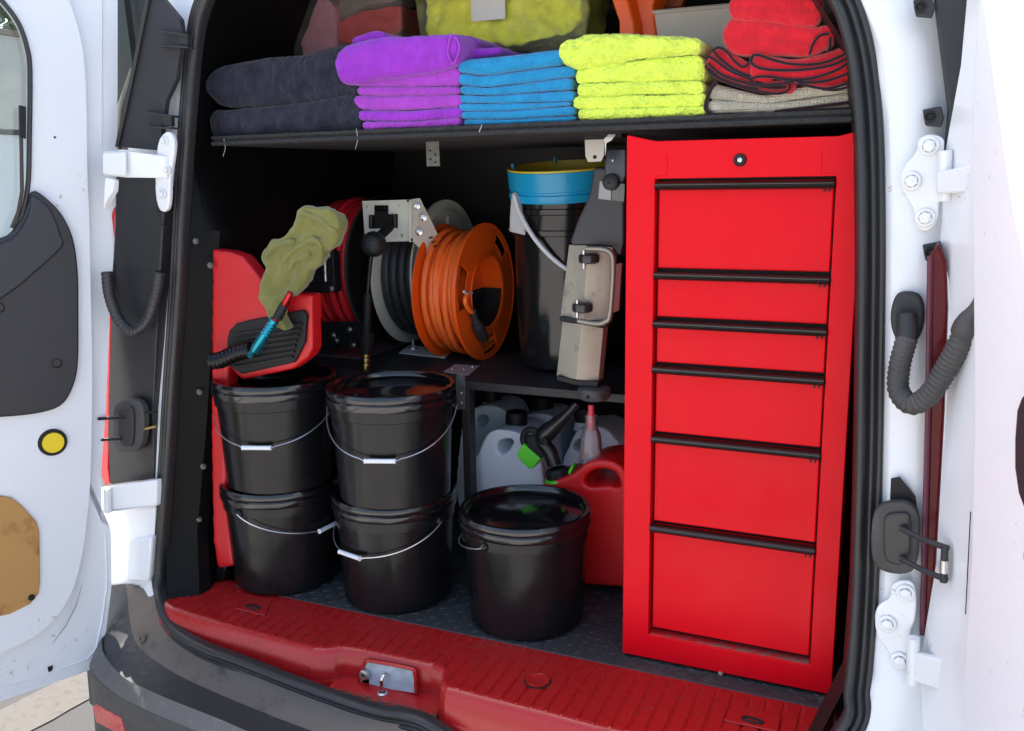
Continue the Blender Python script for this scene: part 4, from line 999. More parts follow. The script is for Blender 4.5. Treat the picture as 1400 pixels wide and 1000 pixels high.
coils(xa+.012, xb-.012, co_.y, co_.z, .140, .0074, orange_c, orl, 'cord_loop', 4, .0045)
for k in range(2):   # feet lugs
    yv = co_.y+(-.03 if k else .03)
    MB().prism([(xb-.004, yv-.012, ZM+.012), (xb-.004, yv+.012, ZM+.012), (xb-.004, yv, ZM-.0+.001)], (.004, 0, 0)).build('foot_lug', orange, orl)
# plug and tail (hangs on the near side)
XP = xb+.016
def PX(u, v): return P(u, v, x=XP)
plg = MB().tube(spline([PX(640, 402), PX(636, 410), PX(639, 420), PX(646, 428)], 5), .0058, 12).build('plug_tail', orange_c, orl)
MB().tube([PX(634, 399), PX(640, 403), PX(645, 401)], .0028, 8).build('tail_tie', mat('pale_tie', (.6, .65, .7), .4), plg)
MB().tube(spline([PX(646, 426), PX(649, 434), PX(652, 444)], 4), [.0095, .0085, .009, .008, .0085, .008, .0085, .009, .011], 14).build('strain_relief', black_gy, plg)
MB().tube(spline([PX(651, 442), PX(656, 452), PX(661, 463)], 4), [.0105, .0135, .0145, .0145, .0135, .014, .014, .0135, .012], 14).build('plug_body', black_gy, plg)
for du in (-3, 4):
    a = PX(661+du, 462); b = PX(664+du, 471-du*.3); MB().tube([a, b], .0018, 6).build('prong', brass, plg)

# ============================================================ wash bucket with blue guard
wb = thing('wash_bucket', 'smoky black bucket with bright blue rim ring and yellow inset beside the red cabinet', 'bucket', (-.228, .50, ZM))
cbk = Vector((-.228, .50, ZM+.0008)); HBK = .388
MB().lathe([(0, .004), (.094, .004), (.100, .010), (.104, .06), (.110, .255), (.1105, .300), (.116, .302), (.1165, .312), (.1115, .314), (.112, .345), (.117, .347), (.1175, .357), (.112, .359), (.1125, HBK)], cbk, (0, 0, 1), 72).build('bucket_body', mat('smoky_bucket_plastic', (.012, .012, .012), .10, bump=.1, bscale=25, rvar=.12), wb, angle=30)
MB().lathe([(.106, HBK-.004), (.119, HBK-.006), (.121, HBK), (.121, HBK+.010), (.118, HBK+.012), (.118, HBK+.016), (.121, HBK+.018), (.1225, HBK+.055), (.1235, HBK+.058), (.1205, HBK+.059), (.118, HBK+.020), (.108, HBK+.014)], cbk, (0, 0, 1), 96).build('blue_ring', blue_pl, wb, angle=30)
MB().lathe([(.1222, HBK+.0585), (.1225, HBK+.0625), (.1165, HBK+.0625), (.113, HBK+.030), (.0, HBK+.024)], cbk, (0, 0, 1), 96).build('yellow_insert', yellow_pl, wb, angle=30)
for a in (120, 60, 200):
    q = cbk+Vector((.110*math.cos(R_(a)), .110*math.sin(R_(a)), HBK+.058)); MB().tube([q, q+Vector((0, 0, .014))], .004, 8).build('guard_peg', blue_pl, wb)
for ch in wb.children:
    if ch.name.startswith(('blue_ring', 'yellow_insert', 'guard_peg')):
        pv = Vector((0, 0, HBK+.0))
        ch.data.transform(Matrix.Translation(pv) @ Matrix.Rotation(R_(6.5), 4, 'X') @ Matrix.Translation(-pv))
ear = puffy('handle_ear', [(699, 265), (704, 262), (709, 268), (715, 292), (726, 320), (721, 323), (696, 317), (697, 290)], .395, .006, mat('grey_white_plastic', (.50, .50, .51), .4), wb, voxel=.0016, it=3)
for (u, v) in ((697, 313), (718, 316)): MB().lathe([(.003, 0), (0, .002)], P(u, v, y=.394), (0, -1, 0), 10).build('ear_rivet', steel, ear)
MB().tube(spline([P(703, 268, y=.39), P(711, 292, y=.385), P(728, 322, y=.375), (P(750, 348, y=.372)), P(775, 368, y=.38), P(800, 378, y=.40)], 6), .0052, 10).build('bail', mat('white_bail_plastic', (.70, .71, .74), .4), wb)

# ============================================================ folded stand
fs_ = thing('folded_stand', 'folded beige alloy stand with D handle, black rollers and rubber foot beside the cabinet', 'stand', tuple(P(810, 552, y=.2)))
YS = .20
puffy('hinge_head', [(812, 228), (853, 232), (853, 330), (848, 352), (836, 336), (782, 336), (779, 330), (790, 300), (805, 268), (808, 250)], YS+.005, .05, mat('head_plastic', (.030, .031, .034), .4, bump=.2, bscale=300, bdist=.0004), fs_, voxel=.003, it=4)
MB().prism([P(u, v, y=YS) for u, v in ((829, 204), (856, 203), (856, 240), (851, 250), (826, 244), (826, 225))], (0, .02, 0)).build('top_joint', mat('blue_grey_steel', (.07, .08, .10), .35, .5), fs_, bevel=.003)
MB().prism([P(u, v, y=YS-.002) for u, v in ((820, 248), (836, 250), (835, 274), (818, 272))], (0, .004, 0)).build('joint_plate', mat('satin_grey', (.30, .30, .30), .4, .5), fs_, smooth=False)
MB().prism([P(u, v, y=YS-.001) for u, v in ((837, 250), (854, 252), (853, 276), (836, 274))], (0, .004, 0)).build('joint_plate', mat('satin_dark', (.13, .14, .13), .4, .5), fs_, smooth=False)
MB().lathe([(0, .010), (.0028, .010), (.0035, .012), (.011, .011), (.0150, .008), (.0155, 0)], P(836, 249, y=YS-.002), (0, -1, 0), 36).build('round_knob', black_gy, fs_)
MB().lathe([(.0025, 0), (.002, .002), (0, .002)], P(838, 220, y=YS-.001), (0, -1, 0), 12).build('screw', steel, fs_)
def slab(px, dy0, name, m, th=.03, bev=.0012, par=fs_):
    return MB().prism([P(u, v, y=YS+dy0) for u, v in px], (0, th, 0)).build(name, m, par, bevel=bev, smooth=False)
# upright: two faces meeting at a ridge
def ridge(L0, M0, R0, name, m1):
    a = [P(*L0[0], y=YS+.02), P(*M0[0], y=YS), P(*R0[0], y=YS+.02)]; b = [P(*L0[1], y=YS+.02), P(*M0[1], y=YS), P(*R0[1], y=YS+.02)]
    bk = Vector((0, .03, 0)); v_ = a+[a[0]+bk, a[2]+bk]+b+[b[0]+bk, b[2]+bk]
    MB().add(v_, [(0, 1, 6, 5), (1, 2, 7, 6), (0, 5, 8, 3), (2, 4, 9, 7), (3, 8, 9, 4), (0, 3, 4, 2, 1), (5, 6, 7, 9, 8)]).build(name, m1, fs_, smooth=False, bevel=.0006)
ridge([(778, 335), (766, 435)], [(805, 336), (797, 440)], [(838, 338), (830, 444)], 'upper_leg', tan_metal)
ridge([(769, 440), (761, 514)], [(796, 444), (788, 519)], [(825, 449), (818, 523)], 'lower_leg', tan_metal)
slab([(765, 433), (830, 441), (829, 448), (765, 439)], .004, 'joint_band', black_mt, .03)
slab([(761, 514), (788, 520), (818, 523), (816, 530), (787, 527), (761, 520)], .003, 'leg_gasket', black_mt, .03)
dh = [P(u, v, y=YS-.022) for u, v in ((802, 340), (824, 341), (834, 345), (838, 354), (838, 380), (834, 430), (828, 440), (816, 443), (790, 439))]
MB().tube(spline(dh, 5), .0052, 12).build('d_handle', mat('handle_alloy', (.30, .27, .22), .35, .6), fs_)
MB().prism([P(u, v, y=YS+.02) for u, v in ((840, 362), (850, 360), (846, 425), (838, 428))], (0, .01, 0)).build('red_plate', mat('dark_red_plate', (.18, .01, .012), .4), fs_, smooth=False)
for (u, v) in ((804, 354), (795, 421)):
    c0 = P(u-16, v-1, y=YS-.012); c1 = P(u+16, v+1, y=YS-.012)
    cc = (c0+c1)/2
    MB().lathe([(0, .0095), (.015, .0095), (.0195, .0065), (.0200, 0), (.0195, -.0065), (.015, -.0095), (0, -.0095)], cc+Vector((0, .006, 0)), (0, 0, 1), 36).build('roller', mat('roller_plastic', (.025, .025, .028), .22), fs_)
    MB().tube([cc+Vector((-.006, -.006, .016)), cc+Vector((-.006, -.006, -.018))], .0035, 10).build('roller_pin', steel, fs_)
ft = P(809, 540, y=YS)
MB().lathe([(0, .013), (.024, .013), (.0315, .010), (.0330, .004), (.0320, -.006), (.027, -.0125), (0, -.0125)], (ft.x, ft.y+.015, ft.z+.001), (0, 0, 1), 40).build('rubber_foot', mat('scuffed_rubber', (.055, .056, .06), .6, var=.35, vscale=60), fs_)
for (u, v) in ((804, 543), (826, 543)):
    MB().lathe([(.0034, 0), (.003, .001), (0, .001)], P(u, v, y=YS-.0175), (0, -1, 0), 12).build('foot_hole', mat('hole_black', (.002, .002, .002), .9), fs_)

# ============================================================ UNDER THE LOW SHELF
def jug(label, px, holes, cap, y, depth=.13):
    zmin = .001
    w_ = [P(u, v, y=y) for u, v in px]
    for p in w_: p.z = max(p.z, zmin)
    t = thing('water_jug', label, 'jug', (sum(p.x for p in w_)/len(w_), y+depth/2, 0), 'translucent jugs under the low shelf')
    puffy('jug_body', None, y, depth, milky, t, world=spline(w_, 3, True), hworld=[spline([P(u, v, y=y) for u, v in h], 3, True) for h in holes], voxel=.004, it=5)
    (u0, v0, u1, v1) = cap; a = P(u0, v1, y=y+depth*.5); b = P(u1, v1, y=y+depth*.5); c = (a+b)/2; r = (b-a).length/2; hh = (P(u0, v0, y=y+depth*.5)-a).z+.004; c.z = max(p.z for p in w_)-.004
    cp = MB().lathe([(0, 0), (r, 0), (r, hh*.8), (r*.92, hh), (0, hh)], c, (0, 0, 1), 28).build('cap', black_mt, t)
    MB().lathe([(r*1.1, -.02), (r*.85, .002)], c, (0, 0, 1), 24).build('neck', milky, t)
    return t
jug('white translucent jug with black cap at the front, next to the shelf divider', [(637, 640), (651, 624), (660, 604), (668, 592), (680, 588), (700, 590), (720, 600), (736, 622), (742, 650), (745, 700), (742, 800), (640, 800), (636, 700)],
    [[(680, 606), (692, 600), (702, 603), (694, 618), (682, 621)]], (693, 578, 720, 594), .36)
jug('white translucent jug behind the front one, against the shelf divider', [(630, 590), (640, 566), (652, 557), (668, 554), (688, 560), (698, 575), (706, 600), (706, 700), (628, 700)],
    [[(652, 572), (662, 568), (668, 575), (656, 586)]], (661, 544, 684, 559), .52, .12)
jug('white translucent jug in the back, above the black fuel spout', [(706, 590), (712, 574), (726, 566), (742, 566), (756, 572), (764, 590), (768, 700), (706, 700)],
    [[(716, 588), (724, 580), (732, 582), (724, 594)]], (728, 553, 756, 567), .53, .12)
jug('grey white jug behind the clear bottle under the low shelf', [(768, 640), (776, 615), (788, 590), (806, 584), (826, 586), (842, 602), (850, 620), (852, 720), (768, 720)],
    [[(782, 612), (792, 600), (798, 604), (790, 618)]], (786, 568, 812, 584), .46, .12)
jug('white jug at the far right under the shelf, half hidden by the cabinet', [(846, 640), (852, 606), (862, 595), (880, 590), (900, 600), (905, 720), (848, 720)], [], (868, 575, 890, 590), .50, .12)

# fuel can
YC = .262
fc = thing('fuel_can', 'red plastic fuel can with black spout and green collar beside the tool cabinet', 'fuel can', (P(820, 790, y=YC).x-.03, YC+.07, 0))
wc = [P(u, v, y=YC) for u, v in ((722, 700), (735, 672), (750, 660), (768, 655), (786, 646), (798, 636), (812, 631), (830, 630), (845, 636), (856, 650), (858, 700), (858, 797), (850, 803), (730, 803), (722, 790))]
zoff = -min(p.z for p in wc)
for p in wc: p.z = max(p.z, .001)
hcw = [P(u, v, y=YC) for u, v in ((798, 656), (812, 643), (830, 642), (843, 650), (847, 668), (832, 665), (806, 667))]
puffy('can_body', None, YC, .125, red_can, fc, world=spline(wc, 3, True), hworld=[spline(hcw, 3, True)], voxel=.0035, it=5)
for k, v in enumerate((706, 718, 730, 742, 754, 766)):
    MB().tube([P(806-k*.6, v, y=YC-.0005), P(840, v+1, y=YC-.0005)], .0009, 5).build('embossed_line', red_can, fc)
YQ = YC+.03
a = P(764, 655, y=YQ); b = P(758, 628, y=YQ); ax = (b-a)
MB().lathe([(0, -.004), (.0300, -.004), (.0315, -.001), (.0300, .003), (.024, .004)], a, ax, 40).build('green_collar', green_pl, fc)
MB().prism([P(u, v, y=YQ-.02) for u, v in ((776, 646), (782, 636), (784, 639), (779, 650))], (0, .02, 0)).build('collar_tab', green_pl, fc, bevel=.001)
cpz = MB().lathe([(.023, .001), (.0245, .002), (.0245, .019), (.022, .023), (.013, .024)], a, ax, 32).build('spout_cap', black_mt, fc)
for k in range(12):
    e1 = ax.orthogonal().normalized(); e2 = ax.normalized().cross(e1); an = 2*math.pi*k/12; d = e1*math.cos(an)+e2*math.sin(an)
    MB().tube([a+d*.0245+ax.normalized()*.003, a+d*.0245+ax.normalized()*.018], .002, 6).build('cap_rib', black_mt, cpz)
MB().tube(spline([P(758, 636, y=YQ), P(752, 618, y=YQ), P(743, 606, y=YQ), P(744, 596, y=YQ), P(756, 585, y=YQ), P(772, 570, y=YQ-.005), P(790, 551, y=YQ-.01)], 5),
          [.0155]*4+[.0150]*4+[.0155]*3+[.0165, .0178, .0190, .0198, .0200, .0198, .0192, .0185, .0176, .0165, .0150, .0140, .0128, .0118, .0108, .0098, .009, .0085, .008], 22).build('spout', mat('spout_plastic', (.012, .012, .013), .3), fc)
MB().lathe([(0, 0), (.006, 0), (.0085, .002), (.0085, .005), (0, .006)], P(745, 604, y=YQ-.020), (-.2, -1, .1), 20).build('spout_button', black_mt, fc)
MB().prism([P(u, v, y=YQ-.012) for u, v in ((715, 607), (739, 628), (728, 641), (722, 641), (713, 632), (706, 622))], (0, .022, 0)).build('green_trigger', green_pl, fc, bevel=.002)
MB().tube(spline([P(719, 612, y=YQ), P(715, 600, y=YQ), P(720, 589, y=YQ), P(731, 589, y=YQ), P(736, 598, y=YQ)], 5), .007, 12).build('trigger_guard', black_mt, fc)
MB().prism([P(u, v, y=YQ-.008) for u, v in ((717, 598), (738, 594), (748, 618), (738, 628), (722, 614))], (0, .016, 0)).build('trigger_cheek', black_mt, fc, bevel=.003)

# little clear bottle with pink nozzle on the can's handle
sbt = thing('clear_bottle', 'small clear plastic bottle with a pink red nozzle standing on the fuel can handle', 'bottle', tuple(P(808, 633, y=YC+.03)))
c0 = P(808, 632, y=YC+.035); k_ = (P(808, 632, y=YC+.035)-P(808, 552, y=YC+.035)).length/80
q = [(0, 0), (14.5, 0), (15, 1), (14.6, 12), (14.2, 26), (13, 38), (10, 45), (7.5, 50), (7.2, 62), (8, 62.5), (8, 65), (7, 65)]
MB().lathe([(a*k_, b*k_) for a, b in q], c0, (0, 0, 1), 32).build('bottle_body', glassy('pinkish_clear_plastic', (.93, .87, .87), .08, .22), sbt, angle=40)
MB().lathe([(0, 44*k_), (3.5*k_, 44*k_), (5*k_, 56*k_), (5*k_, 66*k_), (4*k_, 70*k_), (4*k_, 78*k_), (0, 79*k_)], c0, (0, 0, 1), 16).build('pink_nozzle', mat('pink_red_plastic', (.75, .06, .10), .35), sbt)
MB().lathe([(8.3*k_, 59*k_), (8.6*k_, 61*k_), (8.3*k_, 65*k_)], c0, (0, 0, 1), 24).build('neck_ring', clear, sbt)

# ============================================================ TOWELS AND BINS ON THE TOP SHELF
ROT = 0
def towel(name, label, m, pts, group, y=.052, depth=.24, rough=.002, lay=2, seed=0, n=70, endr=.35, cat='towel', base=None, wav=.0015, fine=.0008, parent=None, waf=0):
    """a folded towel: cross section with a rounded fold in front, swept along its width"""
    W = [(P(u, vb, y=y), P(u, vt, y=y)) for u, vb, vt in pts]
    nn = int((34 if waf else 12 if fine < .001 else 30)*6/(len(pts)-1)); lo = spline([a for a, b in W], nn); hi = spline([b for a, b in W], nn)
    L = len(lo); b = MB(); K = 44 if waf else 22 if fine < .001 else 44; rows = []
    lx0, lx1 = lo[0].x, lo[-1].x; rr = .010
    for i in range(L):
        x = (lo[i].x+hi[i].x)/2; z0, z1 = lo[i].z, hi[i].z
        if base is not None and z0 < base: z0 = base
        e = min(x-lx0, lx1-x); s = math.sqrt(max(0, 1-(1-min(1, e/rr))**2)) if rr > 0 else 1
        s = .25+.75*s
        zc = (z0+z1)/2; h = max((z1-z0)/2*s, .0012); row = []
        fr_ = min(h, .016)
        for k in range(K+1):
            a = math.pi*(k/K)      # top back -> front -> bottom back
            cy = -math.sin(a); cz = math.cos(a)
            gro = 0
            if lay > 1:
                ph = (cz+1)/2*lay; d = abs(ph-round(ph)); near = 0 < round(ph) < lay
                if near: gro = .0028*max(0, 1-d/.16)
            yy = y+fr_*(1+cy*1.0)+gro+ (1-s)*.008
            # superellipse so the front is flatter
            zz = zc+h*(abs(cz)**.62)*(1 if cz >= 0 else -1)
            row.append([x, yy, zz])
        row = [[x, y+depth, zc+h]]+[[x, y+depth*.5, zc+h*1.0]]+row+[[x, y+depth*.5, zc-h]]+[[x, y+depth, zc-h]]
        for q in row:
            v = Vector(q)*22+Vector((seed*3.1, 0, seed))
            f = wav*noise.noise(v)+wav*.5*noise.noise(v*2.6)
            q[2] += f*.6; q[1] += f+fine*noise.noise(Vector(q)*300)+fine*.8*noise.noise(Vector(q)*130)
            q[2] += fine*.5*noise.noise(Vector(q)*210+Vector((9, 9, 9)))
            if waf:
                zz_ = q[2] if waf > 0 else q[2]
                q[1] += abs(waf)*(math.sin((q[0]+.0012*math.sin(q[2]*2100))*2*math.pi/.0052)*.55+.45*math.sin(q[2]*2*math.pi/.0038))
            if base is not None: q[2] = max(q[2], base)
        rows.append([Vector(q) for q in row])
    b.grid(rows)
    n_ = len(rows[0]); b.f.append(tuple(range(n_-1, -1, -1))); kk = (L-1)*n_; b.f.append(tuple(kk+j for j in range(n_)))
    b.f += [(i*n_+n_-1, i*n_, (i+1)*n_, (i+1)*n_+n_-1) for i in range(L-1)]
    o = b.build(name, m, parent, angle=75)
    if parent is None: tag(o, label, cat, group)
    return o
BZ = ZS+.0008
g1 = 'charcoal plush towels'
towel('folded_towel', 'thick charcoal plush towel lying flat under another on the left of the shelf', c_char, [(285, 174, 158), (291, 188, 151), (310, 193, 149), (400, 188, 141), (478, 180, 128), (493, 177, 129)], g1, y=.050, lay=1, base=BZ, wav=.005, fine=.0024)
towel('folded_towel', 'thick charcoal plush towel on top, its corner reaching under the purple bundle', c_char, [(281, 128, 110), (290, 142, 95), (312, 147, 87), (370, 144, 78), (410, 141, 74), (455, 135, 63), (492, 127, 54)], g1, y=.052, lay=1, wav=.006, fine=.0024, seed=3)
g2 = 'purple microfibre towels'
pu = [([(494, 179, 166), (560, 177, 166), (628, 174, 160)], 'lowest purple towel of its stack, resting on the shelf', c_pink),
      ([(488, 165, 151), (560, 166, 151), (630, 160, 146)], 'second purple towel from the shelf in the purple stack', c_purp),
      ([(482, 150, 130), (530, 152, 130), (630, 146, 128)], 'thick magenta purple towel in the middle of the purple stack', c_pink),
      ([(487, 130, 118), (560, 131, 118), (627, 128, 119)], 'thin magenta towel above the thick one in the purple stack', c_pink),
      ([(486, 118, 112), (560, 118, 102), (600, 118, 94), (628, 119, 86)], 'wedge folded magenta towel just under the big purple roll', c_pink)]
for k, (pts, lb, m_) in enumerate(pu): towel('folded_towel', lb, m_, pts, g2, y=.048, lay=1, base=BZ if k == 0 else None, seed=10+k, fine=.0013, wav=.0025)
tpu = towel('folded_towel', 'large bright purple towel rolled over the top of the purple stack', c_purp, [(457, 98, 78), (463, 112, 68), (474, 116, 60), (505, 111, 52), (560, 103, 48), (600, 95, 46), (627, 86, 44)], g2, y=.030, lay=1, seed=20, wav=.004, fine=.0013)
MB().tube(spline([P(u, v, y=.027) for u, v in ((618, 46), (614, 58), (613, 74), (619, 88), (625, 78), (628, 62), (622, 50))], 5), .0018, 8).build('fold_edge', c_pink, tpu)
towel('loose_end', '', c_purp, [(620, 66, 46), (640, 66, 49), (653, 62, 54)], g2, y=.10, depth=.1, lay=2, seed=22, parent=tpu)
towel('loose_end', '', c_purp, [(620, 82, 66), (650, 80, 66), (684, 74, 64)], g2, y=.085, depth=.1, lay=1, seed=23, parent=tpu)
towel('loose_end', '', c_purp, [(480, 62, 52), (510, 56, 42), (528, 54, 46)], g2, y=.075, depth=.1, lay=1, seed=24, parent=tpu)
g3 = 'blue waffle towels'
seams = [[(634, 173), (700, 172), (785, 167)], [(634, 163), (700, 163), (782, 158)], [(630, 152), (700, 151), (776, 144)], [(627, 141), (700, 141), (782, 139)], [(629, 129), (664, 131), (782, 123)], [(629, 116), (668, 120), (784, 104)], [(626, 99), (660, 103), (774, 88)], [(627, 86), (640, 80), (700, 74), (764, 66)]]
names = ['lowest blue waffle towel resting on the shelf', 'second blue waffle towel from the shelf', 'third blue waffle towel from the shelf', 'fourth blue waffle towel, middle of the blue stack', 'fifth blue waffle towel from the shelf', 'blue waffle towel second from the top of the blue stack', 'topmost blue waffle towel, slanting up toward the lime stack']
def lerpv(s, u):
    if u <= s[0][0]: return s[0][1]
    for a, b in zip(s, s[1:]):
        if u <= b[0]: return a[1]+(b[1]-a[1])*(u-a[0])/(b[0]-a[0])
    return s[-1][1]
for k in range(7):
    u0 = min(seams[k][0][0], seams[k+1][0][0])-1; u1 = (786, 785, 780, 784, 781, 785, 770)[k]
    us = [u0, u0+14, u0+35, (u0+u1)/2, u1-30, u1]
    towel('folded_towel', names[k], c_blue, [(u, lerpv(seams[k], u), lerpv(seams[k+1], u)+.5) for u in us], g3, y=.050-(.004 if k == 6 else 0), lay=1, seed=30+k, base=BZ if k == 0 else None, fine=.0006, wav=.0014, waf=.0011)
g4 = 'lime plush towels'
li = [([(789, 166, 149), (870, 164, 147), (966, 159, 145)], 'lowest lime green plush towel on the shelf'),
      ([(783, 150, 131), (870, 148, 130), (965, 146, 128)], 'second lime green plush towel from the shelf'),
      ([(788, 132, 114), (870, 130, 112), (961, 129, 110)], 'third lime green plush towel from the shelf'),
      ([(785, 115, 96), (830, 113, 86), (905, 112, 77), (950, 111, 74), (963, 110, 84)], 'lime green plush towel second from the top of its stack'),
      ([(762, 78, 62), (770, 88, 56), (786, 94, 52), (802, 92, 46), (860, 82, 45), (920, 76, 49), (957, 72, 53)], 'topmost lime green plush towel, drooping over the blue stack')]
for k, (pts, lb) in enumerate(li): towel('folded_towel', lb, c_lime, pts, g4, y=.046-(.008 if k == 4 else 0), lay=1, seed=40+k, base=BZ if k == 0 else None, wav=.0035, fine=.0032)
g5 = 'beige waffle towels'
e1o = towel('folded_towel', 'beige waffle towel with black piping lying directly on the shelf', c_beige, [(967, 156, 136), (1050, 154, 141), (1110, 149, 134), (1172, 146, 124)], g5, y=.050, lay=1, seed=50, base=BZ, waf=.0016)
e2o = towel('folded_towel', 'second beige waffle towel under the piped red towels', c_beige, [(968, 137, 113), (1015, 140, 124), (1051, 141, 130), (1100, 135, 118), (1172, 125, 112)], g5, y=.052, lay=1, seed=51, waf=.0016)
MB().tube(spline([P(980, 112, y=.046), P(972, 122, y=.046), (P(966, 138, y=.046)), P(965, 150, y=.046), P(974, 156, y=.046)], 4), .0032, 8).build('piping', c_dkr, e2o)
MB().tube(spline([P(1060, 153, y=.046), P(1110, 147, y=.046), P(1172, 139, y=.046)], 4), .0028, 8).build('piping', c_dkr, e1o)
g6 = 'red microfibre towels'
Q = lambda a, b: (820+a/3.684, b/3.684)
def pipe(pts, y, par, r=.0021):
    MB().tube(spline([P(*Q(a, b), y=y) for a, b in pts], 6), r, 8).build('piping', c_dkr, par)
ra = towel('folded_towel', 'red towel with dark piping folded in loops at the left above the beige towels', c_red, [(965, 98, 78), (974, 106, 68), (990, 112, 66), (1020, 120, 84), (1050, 127, 98), (1080, 128, 108), (1087, 122, 112)], g6, y=.044, lay=1, seed=60, wav=.003, fine=.0012)
for pts in ([(570, 255), (600, 240), (640, 262), (680, 310), (720, 338), (752, 318)], [(572, 258), (600, 290), (660, 340), (720, 372), (760, 385)], [(535, 300), (545, 285), (575, 300), (650, 355), (760, 400), (850, 430), (940, 440)],
            [(533, 330), (560, 372), (640, 415), (760, 452), (880, 472), (940, 462), (958, 430), (930, 402), (870, 404)], [(545, 320), (620, 380), (760, 425), (880, 445), (935, 440)], [(548, 345), (600, 390), (700, 430), (800, 450)]): pipe(pts, .0405, ra)
rb_ = towel('folded_towel', 'red towel with dark piping folded in flat layers reaching the door seal', c_red, [(1024, 116, 78), (1036, 118, 73), (1080, 112, 80), (1130, 120, 70), (1172, 114, 50)], g6, y=.036, lay=1, seed=61, wav=.003, fine=.0012)
for pts in ([(1285, 238), (1200, 290), (1100, 322), (980, 325), (880, 305), (800, 278), (768, 285), (762, 312), (800, 342), (900, 355), (1050, 350), (1180, 325), (1285, 272)],
            [(1290, 285), (1200, 350), (1080, 392), (960, 402), (860, 388), (790, 388), (762, 402), (770, 420), (820, 428), (900, 424), (980, 410)], [(985, 408), (1080, 416), (1180, 398), (1292, 352)], [(1000, 418), (1080, 440), (1160, 445), (1292, 405)], [(1120, 450), (1200, 452), (1292, 425)]): pipe(pts, .0325, rb_)
rc_ = towel('folded_towel', 'plain bright red towel rolled thick in the upper red stack', c_red, [(987, 62, 34), (996, 70, 25), (1010, 74, 23), (1060, 74, 28), (1108, 76, 34), (1125, 68, 32), (1140, 60, 27)], g6, y=.034, lay=2, seed=62, wav=.003, fine=.0015)
pipe([(1055, 278), (1075, 220), (1110, 180), (1160, 170)], .030, rc_); pipe([(1148, 262), (1160, 230), (1160, 190)], .031, rc_)
rdt = towel('folded_towel', 'topmost red towel with a grey underside, cut off by the frame top', c_red, [(995, 20, 2), (1003, 26, -8), (1060, 32, -14), (1110, 34, -12), (1124, 26, -6)], g6, y=.030, lay=2, seed=63, wav=.003, fine=.0015)
towel('grey_underside', '', c_grey, [(1100, 34, -14), (1130, 24, -14), (1150, 8, -12)], g6, y=.055, depth=.15, lay=1, seed=64, parent=rdt)

# bins
def bin_(name, label, u0, u1, y0, dep, z0, z1, rot, m, cat='storage bin', rim=True):
    a = P(u0, 40, y=y0); b = P(u1, 40, y=y0); x0, x1 = a.x, b.x
    t = thing(name, label, cat, ((x0+x1)/2, y0+dep/2, z0))
    tp_ = .012
    bt = [(x0+tp_, y0+tp_, z0), (x1-tp_, y0+tp_, z0), (x1-tp_, y0+dep-tp_, z0), (x0+tp_, y0+dep-tp_, z0)]
    tt = [(x0-tp_, y0-tp_*.5, z1), (x1+tp_, y0-tp_*.5, z1), (x1+tp_, y0+dep+tp_*.5, z1), (x0-tp_, y0+dep+tp_*.5, z1)]
    MB().add(bt+tt, [(0, 3, 2, 1), (0, 1, 5, 4), (1, 2, 6, 5), (2, 3, 7, 6), (3, 0, 4, 7)]).build('bin_wall', m, t, smooth=False, bevel=.006, segs=3)
    if rim: MB().tube([tt[0], tt[1], tt[2], tt[3], tt[0]], .004, 6).build('bin_rim', m, t)
    return t
bl = bin_('clear_bin', 'clear plastic bin holding pink and red cloths behind the purple towels', 394, 548, .33, .28, .9465, 1.30, 0, clear_g)
puffy('pink_cloth', [(405, -6), (445, -8), (458, 8), (462, 60), (440, 95), (416, 90), (408, 45)], .352, .10, cloth('dusty_pink_cloth', (.80, .38, .50)), bl, voxel=.005, it=5, lump=.006)
puffy('red_cloth', [(462, 30), (500, 12), (546, 6), (550, 42), (520, 58), (480, 62), (462, 58)], .358, .09, cloth('soft_red_cloth', (.85, .09, .10)), bl, voxel=.005, it=5, lump=.006)
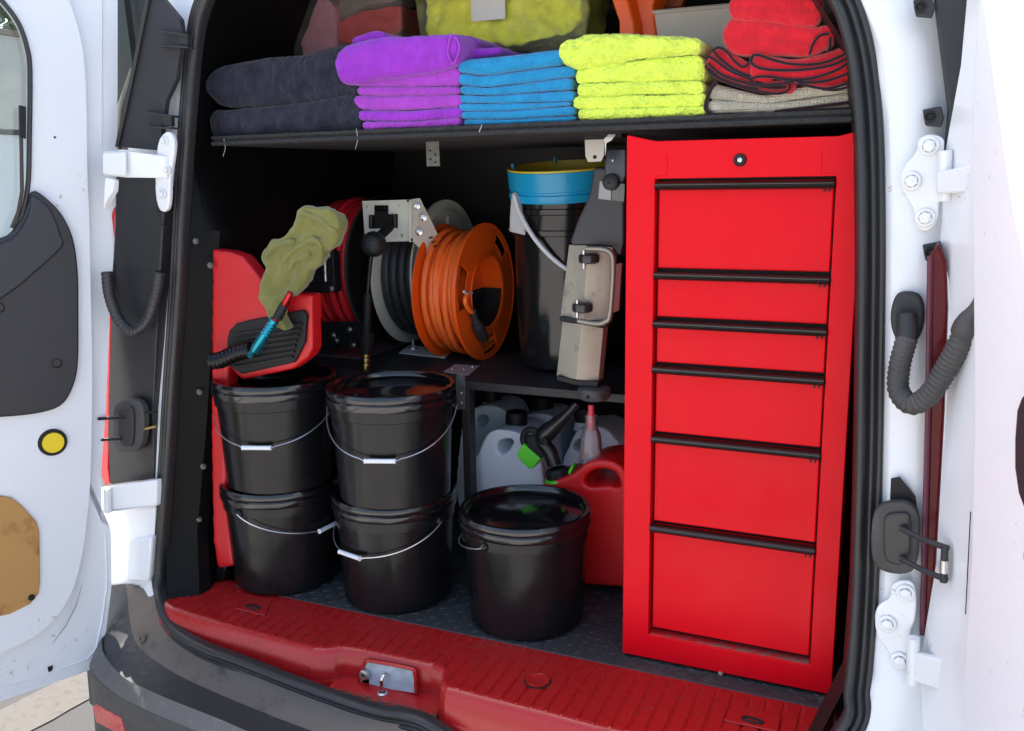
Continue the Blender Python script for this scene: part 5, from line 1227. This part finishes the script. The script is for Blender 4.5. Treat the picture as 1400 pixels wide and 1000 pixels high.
puffy('brown_cloth', [(458, -10), (545, -14), (544, 2), (500, 10), (464, 26)], .37, .08, cloth('brown_grey_cloth', (.34, .29, .26)), bl, voxel=.005, it=4, lump=.004)
crt = MB().box((-.52, .24, .9465), (-.12, .60, 1.066)).build('black_case', black_mt, None, bevel=.006); tag(crt, 'low black case on the shelf under the bin of lime cloths', 'case')
bl2 = bin_('clear_bin', 'clear plastic bin packed with lime cloths behind the blue towels', 566, 806, .26, .28, 1.0675, 1.36, 0, clear)
random.seed(5)
puffy('lime_cloth', [(572, -60), (700, -70), (798, -60), (794, 10), (786, 46), (740, 56), (690, 60), (610, 56), (582, 44)], .268, .16, cloth('lemon_cloth', (.88, .90, .12)), bl2, voxel=.005, it=3, lump=.020, lscale=17)
MB().box(tuple(P(645, 30, y=.2505)), tuple(P(690, -14, y=.2495))).build('paper_label', mat('white_paper', (.85, .85, .83), .8), bl2, smooth=False)
bl3 = bin_('frosted_bin', 'frosted grey bin behind the lime and red towels at the right', 893, 1165, .24, .30, .9465, P(940, 14, y=.24).z, 0, glassy('milky_bin_plastic', (.85, .79, .72), .25, .75))
puffy('cloth_bundle', [(945, 40), (990, 36), (995, 70), (960, 80), (940, 70)], .262, .06, c_beige, bl3, voxel=.006, it=4, lump=.005)
orb = thing('orange_tray', 'orange plastic trays leaning upright between the lime bin and the frosted bin', 'tray', tuple(P(865, 60, y=.22)-Vector((0, 0, .10))))
for k, (pa) in enumerate((((832, -12), (846, 30), (846, 90), (872, 90), (866, 30), (856, -12)), ((864, -12), (876, 40), (876, 90), (900, 90), (892, 8), (900, -12)))):
    MB().prism([P(u, v, y=.20+.03*k) for u, v in pa], (.01, .04, 0)).build('tray', orange, orb, bevel=.004, segs=3)
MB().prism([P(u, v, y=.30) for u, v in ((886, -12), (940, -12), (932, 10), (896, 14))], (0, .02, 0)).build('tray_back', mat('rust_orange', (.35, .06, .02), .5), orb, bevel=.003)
bar = MB().tube([P(806, 6, y=.62), P(836, 12, y=.62), P(870, 16, y=.62)], .012, 12).build('grey_bar', steel, None); tag(bar, 'dull metal bar crossing the dark gap behind the lime bin', 'bar')
